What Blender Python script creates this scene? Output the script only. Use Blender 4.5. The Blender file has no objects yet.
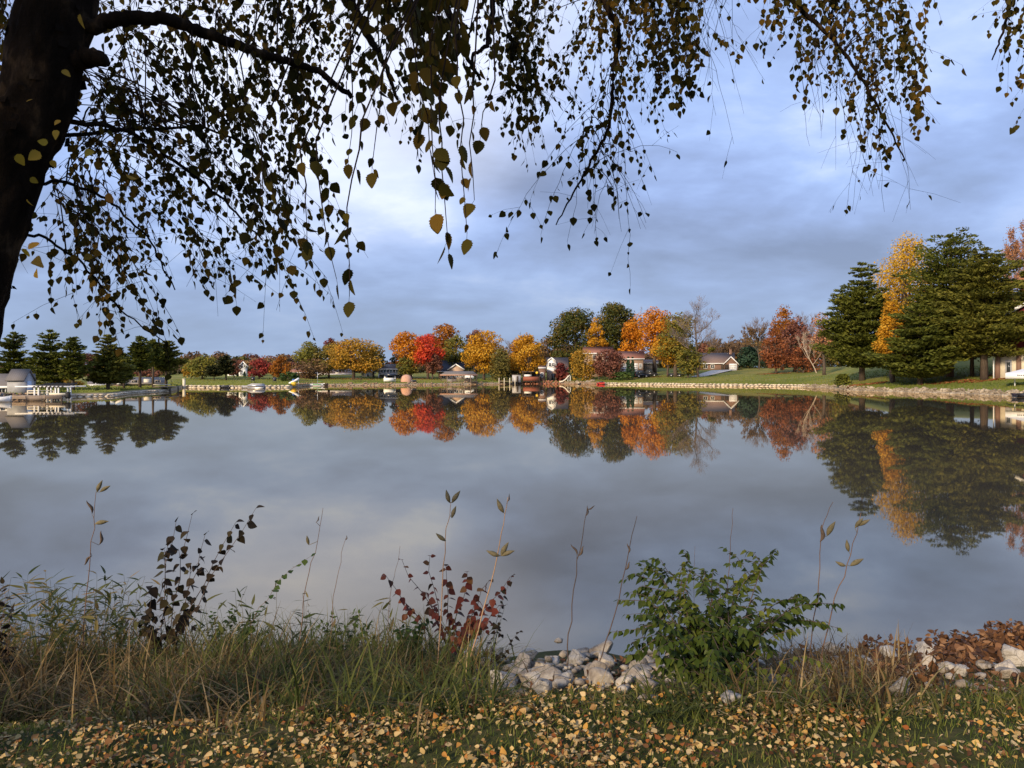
import bpy, math, random
import numpy as np
from mathutils import Vector, Matrix

scene = bpy.context.scene
COL = scene.collection
F, HY, CH = 774.0, 373.0, 2.8          # focal length in picture widths, eye level, eye height over the lake
R = math.radians

# ------------------------------------------------------------------ mesh building
class MB:
    """collects vertices and faces, then links them as one mesh object"""
    def __init__(self):
        self.v = []; self.f = []; self.mi = []; self.n = 0
    def add(self, V, Fa, mi=0):
        V = np.asarray(V, dtype=np.float64).reshape(-1, 3)
        if isinstance(Fa, np.ndarray):
            self.f.append(Fa + self.n); self.mi.append(np.full(len(Fa), mi))
        else:
            by = {}
            for q in Fa: by.setdefault(len(q), []).append(q)
            for q in by.values():
                a = np.array(q, dtype=np.int64)
                self.f.append(a + self.n); self.mi.append(np.full(len(a), mi))
        self.v.append(V); self.n += len(V)
        return self
    def quads(self, Q, mi=0):
        Q = np.asarray(Q)
        if len(Q) == 0: return self
        k = Q.shape[1]
        return self.add(Q.reshape(-1, 3), np.arange(len(Q) * k).reshape(-1, k), mi)
    def box(self, c, s, rz=0.0, mi=0, rx=0.0):
        x, y, z = s[0] / 2, s[1] / 2, s[2] / 2
        V = np.array([[-x,-y,-z],[x,-y,-z],[x,y,-z],[-x,y,-z],[-x,-y,z],[x,-y,z],[x,y,z],[-x,y,z]])
        if rx:
            a, b = math.cos(rx), math.sin(rx)
            V = V @ np.array([[1,0,0],[0,a,b],[0,-b,a]])
        if rz:
            a, b = math.cos(rz), math.sin(rz)
            V = V @ np.array([[a,b,0],[-b,a,0],[0,0,1]])
        return self.add(V + np.array(c), [(0,3,2,1),(4,5,6,7),(0,1,5,4),(1,2,6,5),(2,3,7,6),(3,0,4,7)], mi)
    def tube(self, pts, rad, sides=6, mi=0, cap=True):
        P = np.asarray(pts, float); n = len(P)
        rad = np.broadcast_to(np.asarray(rad, float), (n,))
        T = np.gradient(P, axis=0); T /= np.linalg.norm(T, axis=1)[:, None] + 1e-12
        up = np.array([0, 0, 1.0]) if abs(T[0][2]) < .9 else np.array([1.0, 0, 0])
        A = np.cross(T, up); A /= np.linalg.norm(A, axis=1)[:, None] + 1e-9
        B = np.cross(T, A)
        th = np.arange(sides) * 2 * math.pi / sides
        V = P[:, None] + rad[:, None, None] * (np.cos(th)[None, :, None] * A[:, None] + np.sin(th)[None, :, None] * B[:, None])
        i = np.arange(n - 1)[:, None] * sides; j = np.arange(sides)[None]; k = (j + 1) % sides
        Q = np.stack([i + j, i + k, i + sides + k, i + sides + j], -1).reshape(-1, 4)
        self.add(V.reshape(-1, 3), Q, mi)
        if cap and sides > 3:
            self.f.append(np.array([list(range(sides))[::-1]]) + self.n - n * sides); self.mi.append(np.array([mi]))
            self.f.append(np.array([list(range(sides))]) + self.n - sides); self.mi.append(np.array([mi]))
        return self
    def prism(self, prof, y0, y1, mi=0):
        """outline in x,z pushed from y0 to y1"""
        n = len(prof)
        V = [(p[0], y0, p[1]) for p in prof] + [(p[0], y1, p[1]) for p in prof]
        return self.add(V, [tuple(range(n)), tuple(range(2 * n - 1, n - 1, -1))] + [(i, n + i, n + (i + 1) % n, (i + 1) % n) for i in range(n)], mi)
    def lathe(self, prof, c, sides=14, mi=0):
        n = len(prof); th = np.arange(sides) * 2 * math.pi / sides
        V = np.array([[(c[0] + r * math.cos(t), c[1] + r * math.sin(t), c[2] + z) for t in th] for r, z in prof]).reshape(-1, 3)
        i = np.arange(n - 1)[:, None] * sides; j = np.arange(sides)[None]; k = (j + 1) % sides
        return self.add(V, np.stack([i + j, i + k, i + sides + k, i + sides + j], -1).reshape(-1, 4), mi)
    def build(self, name, mat, parent=None, smooth=False, origin=None):
        me = bpy.data.meshes.new(name)
        V = np.concatenate(self.v)
        if origin is not None: V = V - np.array(origin)
        me.vertices.add(len(V)); me.vertices.foreach_set('co', V.ravel())
        lt = np.concatenate([np.full(len(f), f.shape[1]) for f in self.f])
        me.loops.add(int(lt.sum()))
        me.loops.foreach_set('vertex_index', np.concatenate([f.ravel() for f in self.f]).astype(np.int32))
        me.polygons.add(len(lt))
        me.polygons.foreach_set('loop_start', np.concatenate([[0], np.cumsum(lt)[:-1]]).astype(np.int32))
        for m in (mat if isinstance(mat, (list, tuple)) else [mat]): me.materials.append(m)
        me.polygons.foreach_set('material_index', np.concatenate(self.mi).astype(np.int32))
        if smooth: me.polygons.foreach_set('use_smooth', np.ones(len(lt), bool))
        me.update(calc_edges=True)
        o = bpy.data.objects.new(name, me); COL.objects.link(o)
        if parent is not None: o.parent = parent
        return o

def tag(o, label, cat=None, group=None, kind=None):
    if label: o['label'] = label
    if cat: o['category'] = cat
    if group: o['group'] = group
    if kind: o['kind'] = kind
    return o
def thing(name, label, cat, loc=(0, 0, 0), rz=0.0, group=None):
    o = bpy.data.objects.new(name, None); COL.objects.link(o)
    o.location = loc; o.rotation_euler = (0, 0, rz); o.empty_display_size = .2
    return tag(o, label, cat, group)
def copy_tree(o, parent=None):
    c = o.copy(); COL.objects.link(c)
    if parent is not None: c.parent = parent
    for ch in list(o.children): copy_tree(ch, c)
    return c

# ------------------------------------------------------------------ materials
def new_mat(name):
    m = bpy.data.materials.new(name); m.use_nodes = True
    nt = m.node_tree; nt.nodes.clear()
    out = nt.nodes.new('ShaderNodeOutputMaterial')
    return m, nt, out
def node(nt, typ, ins=None, **kw):
    n = nt.nodes.new(typ)
    for k, v in kw.items(): setattr(n, k, v)
    for k, v in (ins or {}).items():
        if isinstance(v, bpy.types.NodeSocket): nt.links.new(v, n.inputs[k])
        else: n.inputs[k].default_value = v
    return n
def c4(c): return (c[0], c[1], c[2], 1.0)
def ramp(nt, fac, stops, interp='LINEAR'):
    r = nt.nodes.new('ShaderNodeValToRGB'); cr = r.color_ramp; cr.interpolation = interp
    while len(cr.elements) < len(stops): cr.elements.new(.5)
    for e, (p, c) in zip(cr.elements, stops): e.position = p; e.color = c4(c)
    nt.links.new(fac, r.inputs['Fac'])
    return r.outputs['Color']
def math2(nt, op, a, b):
    n = nt.nodes.new('ShaderNodeMath'); n.operation = op
    for i, v in enumerate((a, b)):
        if isinstance(v, bpy.types.NodeSocket): nt.links.new(v, n.inputs[i])
        else: n.inputs[i].default_value = v
    return n.outputs[0]
def mixc(nt, fac, a, b, mode='MIX'):
    n = nt.nodes.new('ShaderNodeMix'); n.data_type = 'RGBA'; n.blend_type = mode
    for i, v in ((0, fac), (6, a), (7, b)):
        if isinstance(v, bpy.types.NodeSocket): nt.links.new(v, n.inputs[i])
        elif i == 0: n.inputs[0].default_value = v
        else: n.inputs[i].default_value = c4(v)
    return n.outputs[2]

def foliage(name, cols, trans=.3, nscale=.24, isl=.48, rough=.6, spec=.12):
    """every leaf its own tint out of the species' colours, drifting from bough to bough"""
    m, nt, out = new_mat(name)
    g = node(nt, 'ShaderNodeNewGeometry')
    tc = node(nt, 'ShaderNodeTexCoord')
    nz = node(nt, 'ShaderNodeTexNoise', {'Vector': tc.outputs['Object'], 'Scale': nscale, 'Detail': 2.0})
    nn = math2(nt, 'MULTIPLY', math2(nt, 'SUBTRACT', nz.outputs['Fac'], .3), 2.5)
    f = math2(nt, 'ADD', math2(nt, 'MULTIPLY', g.outputs['Random Per Island'], isl), math2(nt, 'MULTIPLY', nn, 1 - isl))
    n = len(cols)
    col = ramp(nt, f, [(.1 + .8 * i / max(1, n - 1), c) for i, c in enumerate(cols)])
    p = node(nt, 'ShaderNodeBsdfPrincipled', {'Base Color': col, 'Roughness': rough, 'Specular IOR Level': spec})
    t = node(nt, 'ShaderNodeBsdfTranslucent', {'Color': col})
    mx = node(nt, 'ShaderNodeMixShader', {0: trans, 1: p.outputs[0], 2: t.outputs[0]})
    nt.links.new(mx.outputs[0], out.inputs[0])
    return m

def rough_mat(name, cols, scale=6.0, rough=.8, bump=.0, bscale=None, metallic=0.0, stretch=None, dist=.02, spec=.3):
    m, nt, out = new_mat(name)
    tc = node(nt, 'ShaderNodeTexCoord')
    vec = tc.outputs['Object']
    if stretch:
        mp = node(nt, 'ShaderNodeMapping', {'Vector': vec, 'Scale': stretch}); vec = mp.outputs[0]
    nz = node(nt, 'ShaderNodeTexNoise', {'Vector': vec, 'Scale': scale, 'Detail': 6.0, 'Roughness': .6})
    n = len(cols)
    col = ramp(nt, nz.outputs['Fac'], [(.3 + .4 * i / max(1, n - 1), c) for i, c in enumerate(cols)])
    p = node(nt, 'ShaderNodeBsdfPrincipled', {'Base Color': col, 'Roughness': rough, 'Metallic': metallic, 'Specular IOR Level': spec})
    if bump:
        n2 = node(nt, 'ShaderNodeTexNoise', {'Vector': vec, 'Scale': bscale or scale * 3, 'Detail': 8.0, 'Roughness': .65})
        b = node(nt, 'ShaderNodeBump', {'Height': n2.outputs['Fac'], 'Strength': bump, 'Distance': dist})
        nt.links.new(b.outputs[0], p.inputs['Normal'])
    nt.links.new(p.outputs[0], out.inputs[0])
    return m
def striped(name, c1, c2, period, axis=2, rough=.7, vary=.15):
    """courses of boards, shingles or bricks: dark joints every period along an axis"""
    m, nt, out = new_mat(name)
    tc = node(nt, 'ShaderNodeTexCoord')
    s = node(nt, 'ShaderNodeSeparateXYZ', {0: tc.outputs['Object']})
    fr = math2(nt, 'FRACT', math2(nt, 'DIVIDE', s.outputs[axis], period), 0)
    nz = node(nt, 'ShaderNodeTexNoise', {'Vector': tc.outputs['Object'], 'Scale': 2.0, 'Detail': 6.0})
    joint = math2(nt, 'LESS_THAN', fr, .14)
    f = math2(nt, 'ADD', math2(nt, 'MULTIPLY', joint, .7), math2(nt, 'MULTIPLY', nz.outputs['Fac'], vary * 2))
    col = mixc(nt, f, c1, c2)
    p = node(nt, 'ShaderNodeBsdfPrincipled', {'Base Color': col, 'Roughness': rough, 'Specular IOR Level': .3})
    nt.links.new(p.outputs[0], out.inputs[0])
    return m
def glass_mat(name, c=(.03, .035, .04)):
    m, nt, out = new_mat(name)
    nz = node(nt, 'ShaderNodeTexNoise', {'Scale': 1.5})
    col = mixc(nt, nz.outputs['Fac'], c, tuple(v * 1.6 for v in c))
    p = node(nt, 'ShaderNodeBsdfPrincipled', {'Base Color': col, 'Roughness': .06, 'Specular IOR Level': .6})
    nt.links.new(p.outputs[0], out.inputs[0]); return m

M = {}
M['pine'] = foliage('pine_needles', [(.042,.052,.010), (.10,.112,.017), (.165,.165,.028)], .28)
M['pine_olive'] = foliage('pine_needles_olive', [(.055,.06,.011), (.13,.128,.02), (.2,.18,.032)], .3)
M['spruce'] = foliage('spruce_needles', [(.02,.04,.026), (.035,.07,.04), (.05,.09,.05)], .15)
M['oak'] = foliage('oak_leaves', [(.02,.032,.009), (.055,.068,.016), (.11,.10,.022), (.22,.13,.025)], .25)
M['gold'] = foliage('gold_leaves', [(.14,.10,.02), (.34,.21,.03), (.48,.27,.035), (.52,.24,.03)], .35)
M['yellow'] = foliage('yellow_leaves', [(.33,.19,.018), (.58,.35,.03), (.70,.44,.045)], .35)
M['orange'] = foliage('orange_leaves', [(.22,.07,.012), (.5,.18,.015), (.64,.25,.02), (.6,.3,.03)], .35)
M['amber'] = foliage('amber_leaves', [(.2,.10,.012), (.46,.22,.018), (.62,.33,.025), (.58,.36,.05)], .35)
M['burnt'] = foliage('burnt_orange_leaves', [(.14,.05,.012), (.33,.12,.015), (.46,.18,.02)], .3)
M['red'] = foliage('red_leaves', [(.25,.03,.02), (.55,.055,.03), (.66,.09,.03), (.6,.16,.03)], .35)
M['crimson'] = foliage('crimson_leaves', [(.14,.025,.02), (.33,.055,.045), (.42,.09,.06)], .3)
M['rust'] = foliage('rust_leaves', [(.12,.045,.022), (.26,.085,.032), (.34,.13,.05)], .3)
M['maroon'] = foliage('maroon_leaves', [(.07,.018,.02), (.16,.035,.03), (.24,.07,.045)], .25)
M['maroonbrown'] = foliage('maroon_brown_leaves', [(.09,.035,.03), (.19,.075,.05), (.27,.12,.075)], .25)
M['brown'] = foliage('brown_leaves', [(.09,.055,.03), (.17,.10,.045), (.24,.15,.06)], .25)
M['brownred'] = foliage('dull_red_brown_leaves', [(.09,.04,.028), (.19,.075,.045), (.27,.12,.06)], .25)
M['olive'] = foliage('olive_leaves', [(.055,.06,.015), (.13,.13,.025), (.22,.18,.03), (.33,.2,.03)], .3)
M['willow'] = foliage('willow_leaves', [(.08,.075,.02), (.19,.16,.04), (.29,.2,.045)], .3)
M['ygreen'] = foliage('yellow_green_leaves', [(.09,.10,.02), (.2,.19,.035), (.32,.24,.04)], .3)
M['dkbrush'] = foliage('dark_brush_leaves', [(.02,.03,.012), (.045,.05,.018), (.09,.06,.02)], .2)
M['bush'] = foliage('bush_leaves', [(.03,.06,.016), (.06,.10,.025), (.1,.13,.03)], .25)
M['peach'] = foliage('peach_leaves', [(.3,.13,.06), (.46,.22,.11), (.52,.28,.15)], .35)
M['twig'] = rough_mat('grey_twigs', [(.16,.12,.10), (.26,.2,.17)], 3, .9)
M['twigbrown'] = rough_mat('brown_twigs', [(.13,.085,.06), (.22,.15,.1)], 3, .9)
M['palebark'] = rough_mat('pale_birch_bark', [(.34,.26,.19), (.55,.45,.35)], 2, .8)
M['bark'] = rough_mat('tree_bark', [(.05,.038,.028), (.11,.08,.058)], 5, .9, .5, 14, stretch=(1, 1, .25), dist=.05)
M['barkbrown'] = rough_mat('brown_pine_bark', [(.10,.058,.036), (.19,.11,.07)], 4, .9, .5, 14, stretch=(1, 1, .25), dist=.05)

# ------------------------------------------------------------------ the lay of the land
SH = np.array([(-420,52),(-100,68),(0,81),(40,85),(75,90),(110,93),(130,105),(165,116),(173,118),(181,150),(200,147),(250,145),(290,150),(310,168),
      (400,176),(480,190),(520,198),(560,199),(600,190),(640,183),(700,170),(760,163),(800,155),(825,142),(850,122),(900,112),(950,104),
      (1000,96),(1024,91),(1100,80),(1440,56)], float)
SL = np.array([(-420,.006),(160,.006),(190,.028),(560,.03),(610,.05),(840,.05),(900,.085),(1440,.085)], float)
def shore_D(px): return np.interp(px, SH[:, 0], SH[:, 1])
def sstep(a, b, x):
    t = np.clip((x - a) / (b - a), 0, 1); return t * t * (3 - 2 * t)
def wob(x, y): return .5 * np.sin(x * 1.31 + .4) + .3 * np.sin(x * 2.9 + y * 1.1) + .2 * np.sin(x * 5.3 - y * 2.3)
def near_h(x, y):
    yy = y - .11 * wob(x, 0) + (.06 + .3 * np.clip((-.2 - x) / 1.7, 0, 1)) * (1 - sstep(3.9, 5.8, y))
    z = np.interp(yy, [-1e5, 3.6, 3.9, 4.6, 5.4, 6.2, 6.9, 7.4, 9.5], [1.2, 1.2, 1.16, .90, .67, .46, .27, -.12, -1.5])
    return z + .025 * wob(x * 2.3, y * 2.1) * sstep(9, 7, yy) + .02 * np.sin(x * 3.1 + y * 2.7) * sstep(9, 7, yy)
def far_h(x, y):
    a = np.arctan2(x, np.maximum(y, 1e-6)); r = np.hypot(x, y)
    px = np.where(y > 0, 512 + F * np.tan(np.clip(a, -.9, .9)), np.where(x < 0, -420, 1440))
    px = np.clip(px, -420, 1440)
    ca = np.cos(np.arctan((px - 512) / F))
    d = (r - shore_D(px) / ca)
    sl = np.interp(px, SL[:, 0], SL[:, 1])
    land = .5 * sstep(-.05, .9, d) + sl * np.clip(d, 0, 75) + .008 * np.clip(d - 75, 0, 300) + .12 * np.sin(x * .11) * np.sin(y * .09 + 1) * sstep(5, 25, d)
    return np.where(d < -.05, -1.5, land)
def gz(x, y):
    return float(np.maximum(near_h(np.float64(x), np.float64(y)), far_h(np.float64(x), np.float64(y))))
def at(px, py, D): return np.array([(px - 512) / F * D, D, CH - (py - HY) / F * D])
def on_ground(px, D):
    x = (px - 512) / F * D
    return np.array([x, D, gz(x, D)])
def hit(px, py):
    """where the line of sight through a spot of the near bank meets the ground"""
    D = np.arange(2.2, 9, .02); x = (px - 512) / F * D; z = np.maximum(near_h(x, D), 0)
    i = np.argmax(CH - (py - HY) / F * D <= z)
    return np.array([x[i], D[i], z[i]]) if i else on_ground(px, 8.0)
def face(p): return -math.atan2(p[0], p[1])

# ground: one sheet from under the viewer to beyond the far houses
def build_ground():
    ang = np.concatenate([np.radians(np.arange(-180, -50, 4.0)), np.arctan((np.arange(-420, 1441, 7.0) - 512) / F), np.radians(np.arange(52, 181, 4.0))])
    near = np.concatenate([[.02, .6, 1.2, 1.8], np.arange(2.3, 8.6, .11), [9, 10, 12]])
    rows = []
    for a in ang:
        px = np.clip(512 + F * math.tan(a), -420, 1440) if abs(a) < 1.4 else (-420 if a < 0 else 1440)
        s = shore_D(px) / math.cos(math.atan((px - 512) / F))
        far = s + np.array([-20, -4, -1, -.2, 0, .2, .45, .7, 1, 2, 4, 7, 11, 16, 24, 34, 50, 75, 120, 250, 700, 2500])
        r = np.concatenate([near, far])
        x, y = r * math.sin(a), r * math.cos(a)
        rows.append(np.stack([x, y, np.maximum(near_h(x, y), far_h(x, y))], -1))
    V = np.array(rows); na, nr = V.shape[:2]
    i = np.arange(na - 1)[:, None] * nr; j = np.arange(nr - 1)[None]
    Q = np.stack([i + j, i + nr + j, i + nr + j + 1, i + j + 1], -1).reshape(-1, 4)[:, ::-1]
    m, nt, out = new_mat('earth_and_turf')
    tc = node(nt, 'ShaderNodeTexCoord')
    sep = node(nt, 'ShaderNodeSeparateXYZ', {0: tc.outputs['Object']})
    n1 = node(nt, 'ShaderNodeTexNoise', {'Vector': tc.outputs['Object'], 'Scale': .07, 'Detail': 8.0, 'Roughness': .6})
    n2 = node(nt, 'ShaderNodeTexNoise', {'Vector': tc.outputs['Object'], 'Scale': 9.0, 'Detail': 8.0, 'Roughness': .65})
    n3 = node(nt, 'ShaderNodeTexNoise', {'Vector': tc.outputs['Object'], 'Scale': .9, 'Detail': 5.0})
    turf = ramp(nt, n1.outputs['Fac'], [(.3, (.09,.12,.02)), (.48, (.15,.175,.032)), (.6, (.24,.215,.05)), (.72, (.17,.15,.045))])
    turf = mixc(nt, math2(nt, 'MULTIPLY', n3.outputs['Fac'], .5), turf, (.16, .13, .05))
    soil = ramp(nt, n2.outputs['Fac'], [(.3, (.02,.024,.008)), (.5, (.045,.048,.015)), (.7, (.09,.07,.03))])
    far = math2(nt, 'GREATER_THAN', sep.outputs[1], 20.0)
    low = math2(nt, 'LESS_THAN', sep.outputs[2], .42)
    turf = mixc(nt, low, turf, (.3, .24, .16))
    col = mixc(nt, far, soil, turf)
    b = node(nt, 'ShaderNodeBump', {'Height': n2.outputs['Fac'], 'Strength': .5, 'Distance': .03})
    p = node(nt, 'ShaderNodeBsdfPrincipled', {'Base Color': col, 'Roughness': .95, 'Specular IOR Level': .1, 'Normal': b.outputs[0]})
    nt.links.new(p.outputs[0], out.inputs[0])
    o = MB().add(V.reshape(-1, 3), Q).build('ground', m, smooth=True)
    tag(o, 'sloping earth and mown turf round the lake', kind='structure')

def build_water():
    m, nt, out = new_mat('lake_water')
    tc = node(nt, 'ShaderNodeTexCoord')
    mp = node(nt, 'ShaderNodeMapping', {'Vector': tc.outputs['Object'], 'Scale': (.5, .9, 1)})
    n1 = node(nt, 'ShaderNodeTexNoise', {'Vector': mp.outputs[0], 'Scale': 1.3, 'Detail': 4.0})
    n2 = node(nt, 'ShaderNodeTexNoise', {'Vector': tc.outputs['Object'], 'Scale': .05, 'Detail': 4.0})
    calm = ramp(nt, n2.outputs['Fac'], [(.42, (.035, 0, 0)), (.6, (.11, 0, 0))])
    b = node(nt, 'ShaderNodeBump', {'Height': n1.outputs['Fac'], 'Strength': calm, 'Distance': .02})
    df = node(nt, 'ShaderNodeBsdfDiffuse', {'Color': (.07, .062, .048, 1)})
    gl = node(nt, 'ShaderNodeBsdfGlossy', {'Color': (1.0, .905, .75, 1), 'Roughness': math2(nt, 'ADD', math2(nt, 'MULTIPLY', n2.outputs['Fac'], .03), .004), 'Normal': b.outputs[0]})
    fr = node(nt, 'ShaderNodeFresnel', {'IOR': 1.45, 'Normal': b.outputs[0]})
    mx = node(nt, 'ShaderNodeMixShader', {0: math2(nt, 'ADD', math2(nt, 'MULTIPLY', fr.outputs[0], .86), .13), 1: df.outputs[0], 2: gl.outputs[0]})
    nt.links.new(mx.outputs[0], out.inputs[0])
    xs = np.linspace(-900, 900, 31); ys = np.concatenate([np.linspace(4.5, 60, 12), np.linspace(80, 330, 12)])
    V = np.array([[(x, y, 0) for y in ys] for x in xs]).reshape(-1, 3); n = len(ys)
    i = np.arange(30)[:, None] * n; j = np.arange(n - 1)[None]
    Q = np.stack([i + j, i + n + j, i + n + j + 1, i + j + 1], -1).reshape(-1, 4)
    tag(MB().add(V, Q).build('water', m), 'still grey lake mirroring the sky and the far trees', kind='structure')

# ------------------------------------------------------------------ sky, sun, camera
SUN_EL, SUN_AZ = R(23), R(214)      # behind the viewer, over the left shoulder (azimuth clockwise from straight ahead)
def build_light():
    w = bpy.data.worlds.new('World'); scene.world = w; w.use_nodes = True
    nt = w.node_tree; nt.nodes.clear()
    out = node(nt, 'ShaderNodeOutputWorld')
    sky = node(nt, 'ShaderNodeTexSky', sky_type='NISHITA', sun_disc=False, sun_elevation=SUN_EL, sun_rotation=SUN_AZ, air_density=1.0, dust_density=1.5, ozone_density=2.0)
    tc = node(nt, 'ShaderNodeTexCoord')
    s = node(nt, 'ShaderNodeSeparateXYZ', {0: tc.outputs['Generated']})
    zz = math2(nt, 'ADD', math2(nt, 'MAXIMUM', s.outputs[2], 0.0), .27)
    u = math2(nt, 'DIVIDE', s.outputs[0], zz); v = math2(nt, 'DIVIDE', s.outputs[1], zz)
    cv = node(nt, 'ShaderNodeCombineXYZ', {0: u, 1: v, 2: 3.7})
    mp = node(nt, 'ShaderNodeMapping', {'Vector': cv.outputs[0], 'Scale': (.9, 1.05, 1), 'Rotation': (0, 0, R(-9))})
    n1 = node(nt, 'ShaderNodeTexNoise', {'Vector': mp.outputs[0], 'Scale': 1.6, 'Detail': 9.0, 'Roughness': .54, 'Distortion': .25})
    n2 = node(nt, 'ShaderNodeTexNoise', {'Vector': mp.outputs[0], 'Scale': .5, 'Detail': 4.0})
    k = 10.0
    def sc(c): return tuple(q * k for q in c)
    n3 = node(nt, 'ShaderNodeTexNoise', {'Vector': mp.outputs[0], 'Scale': 4.2, 'Detail': 6.0, 'Roughness': .55})
    lump = math2(nt, 'ADD', math2(nt, 'MULTIPLY', n1.outputs['Fac'], .72), math2(nt, 'MULTIPLY', n3.outputs['Fac'], .28))
    cloud = ramp(nt, lump, [(.33, (.18,.235,.38)), (.42, (.23,.305,.50)), (.49, (.27,.365,.615)), (.55, (.32,.435,.72)), (.60, (.39,.50,.77)), (.66, (.54,.63,.82))])
    cl = node(nt, 'ShaderNodeVectorMath', {0: cloud, 1: (k, k, k)}, operation='MULTIPLY').outputs[0]
    blue = node(nt, 'ShaderNodeVectorMath', {0: sky.outputs[0], 1: (.9, 1.05, 1.15)}, operation='MULTIPLY').outputs[0]
    # thin breaks in the cloud where the blue comes through, more of them high up
    gap = math2(nt, 'MULTIPLY', sstep_node(nt, n2.outputs['Fac'], .52, .68), sstep_node(nt, s.outputs[2], .12, .45))
    col = mixc(nt, math2(nt, 'MULTIPLY', gap, .55), cl, blue)
    # the overcast greys towards the horizon and is brightest where it is thin, up on the left
    dt = node(nt, 'ShaderNodeVectorMath', {0: tc.outputs['Generated'], 1: (-.20, .86, .47)}, operation='DOT_PRODUCT').outputs['Value']
    thin = math2(nt, 'MULTIPLY', math2(nt, 'MULTIPLY', sstep_node(nt, dt, .93, 1.0), math2(nt, 'ADD', math2(nt, 'MULTIPLY', n1.outputs['Fac'], .9), .35)), .75)
    col = mixc(nt, thin, col, sc((.9, .9, .96)))
    hz = sstep_node(nt, s.outputs[2], .24, .02)
    col = mixc(nt, math2(nt, 'MULTIPLY', hz, .74), col, sc((.235, .30, .405)))
    bg = node(nt, 'ShaderNodeBackground', {0: col, 1: .1})
    nt.links.new(bg.outputs[0], out.inputs[0])
    L = bpy.data.lights.new('sun', 'SUN'); L.energy = SUN_E; L.angle = R(9); L.color = (1.0, .80, .56)
    o = bpy.data.objects.new('sun', L); COL.objects.link(o)
    d = Vector((math.sin(SUN_AZ) * math.cos(SUN_EL), math.cos(SUN_AZ) * math.cos(SUN_EL), math.sin(SUN_EL)))
    o.rotation_euler = d.to_track_quat('Z', 'Y').to_euler(); o.location = (-20, -30, 30)
def sstep_node(nt, val, a, b):
    n = nt.nodes.new('ShaderNodeMapRange'); n.interpolation_type = 'SMOOTHSTEP'
    n.inputs['From Min'].default_value = a; n.inputs['From Max'].default_value = b
    if a > b:
        n.inputs['From Min'].default_value = b; n.inputs['From Max'].default_value = a
        n.inputs['To Min'].default_value = 1; n.inputs['To Max'].default_value = 0
    nt.links.new(val, n.inputs['Value']); return n.outputs[0]
SUN_E = 4.0
def build_camera():
    c = bpy.data.cameras.new('camera'); c.sensor_width = 36; c.lens = 36 * F / 1024; c.shift_y = -(384 - HY) / 1024
    c.clip_start = .05; c.clip_end = 6000
    o = bpy.data.objects.new('camera', c); COL.objects.link(o); o.location = (0, 0, CH); o.rotation_euler = (R(90), 0, 0)
    scene.camera = o
    vs = scene.view_settings
    scene.display_settings.display_device = 'sRGB'
    vs.view_transform = 'Standard'; vs.look = 'None'; vs.gamma = 1; vs.use_curve_mapping = False; vs.exposure = EXPO
    scene.render.film_transparent = False
    cy = scene.cycles; cy.max_bounces = 6; cy.diffuse_bounces = 3; cy.glossy_bounces = 3; cy.transmission_bounces = 4; cy.transparent_max_bounces = 4
    cy.use_denoising = True; cy.denoiser = 'OPENIMAGEDENOISE'
    try: cy.denoising_prefilter = 'ACCURATE'
    except Exception: pass
EXPO = 0.5
# ------------------------------------------------------------------ trees
def unit(v): return v / (np.linalg.norm(v, axis=-1, keepdims=True) + 1e-9)
def flakes(rng, C, N, S, asp=.75):
    """small leaf sprays: one four-cornered spray each, turned about its own normal"""
    n = len(C); N = unit(N)
    A = unit(np.cross(N, rng.normal(size=(n, 3)))); B = np.cross(N, A)
    S = np.asarray(S)[:, None]
    j = rng.uniform(.7, 1.3, (n, 4))[..., None]
    Q = np.stack([C + A * S * .5 * j[:, 0], C + B * S * .5 * asp * j[:, 1], C - A * S * .5 * j[:, 2], C - B * S * .5 * asp * j[:, 3]], 1)
    return Q
def curve(p0, p1, sag=0.0, n=5, rng=None, jit=0.0):
    t = np.linspace(0, 1, n)[:, None]
    P = np.array(p0) * (1 - t) + np.array(p1) * t
    P[:, 2] += (4 * t * (1 - t) * sag)[:, 0]
    if rng is not None and jit: P[1:-1] += rng.normal(size=(n - 2, 3)) * jit
    return P

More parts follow.
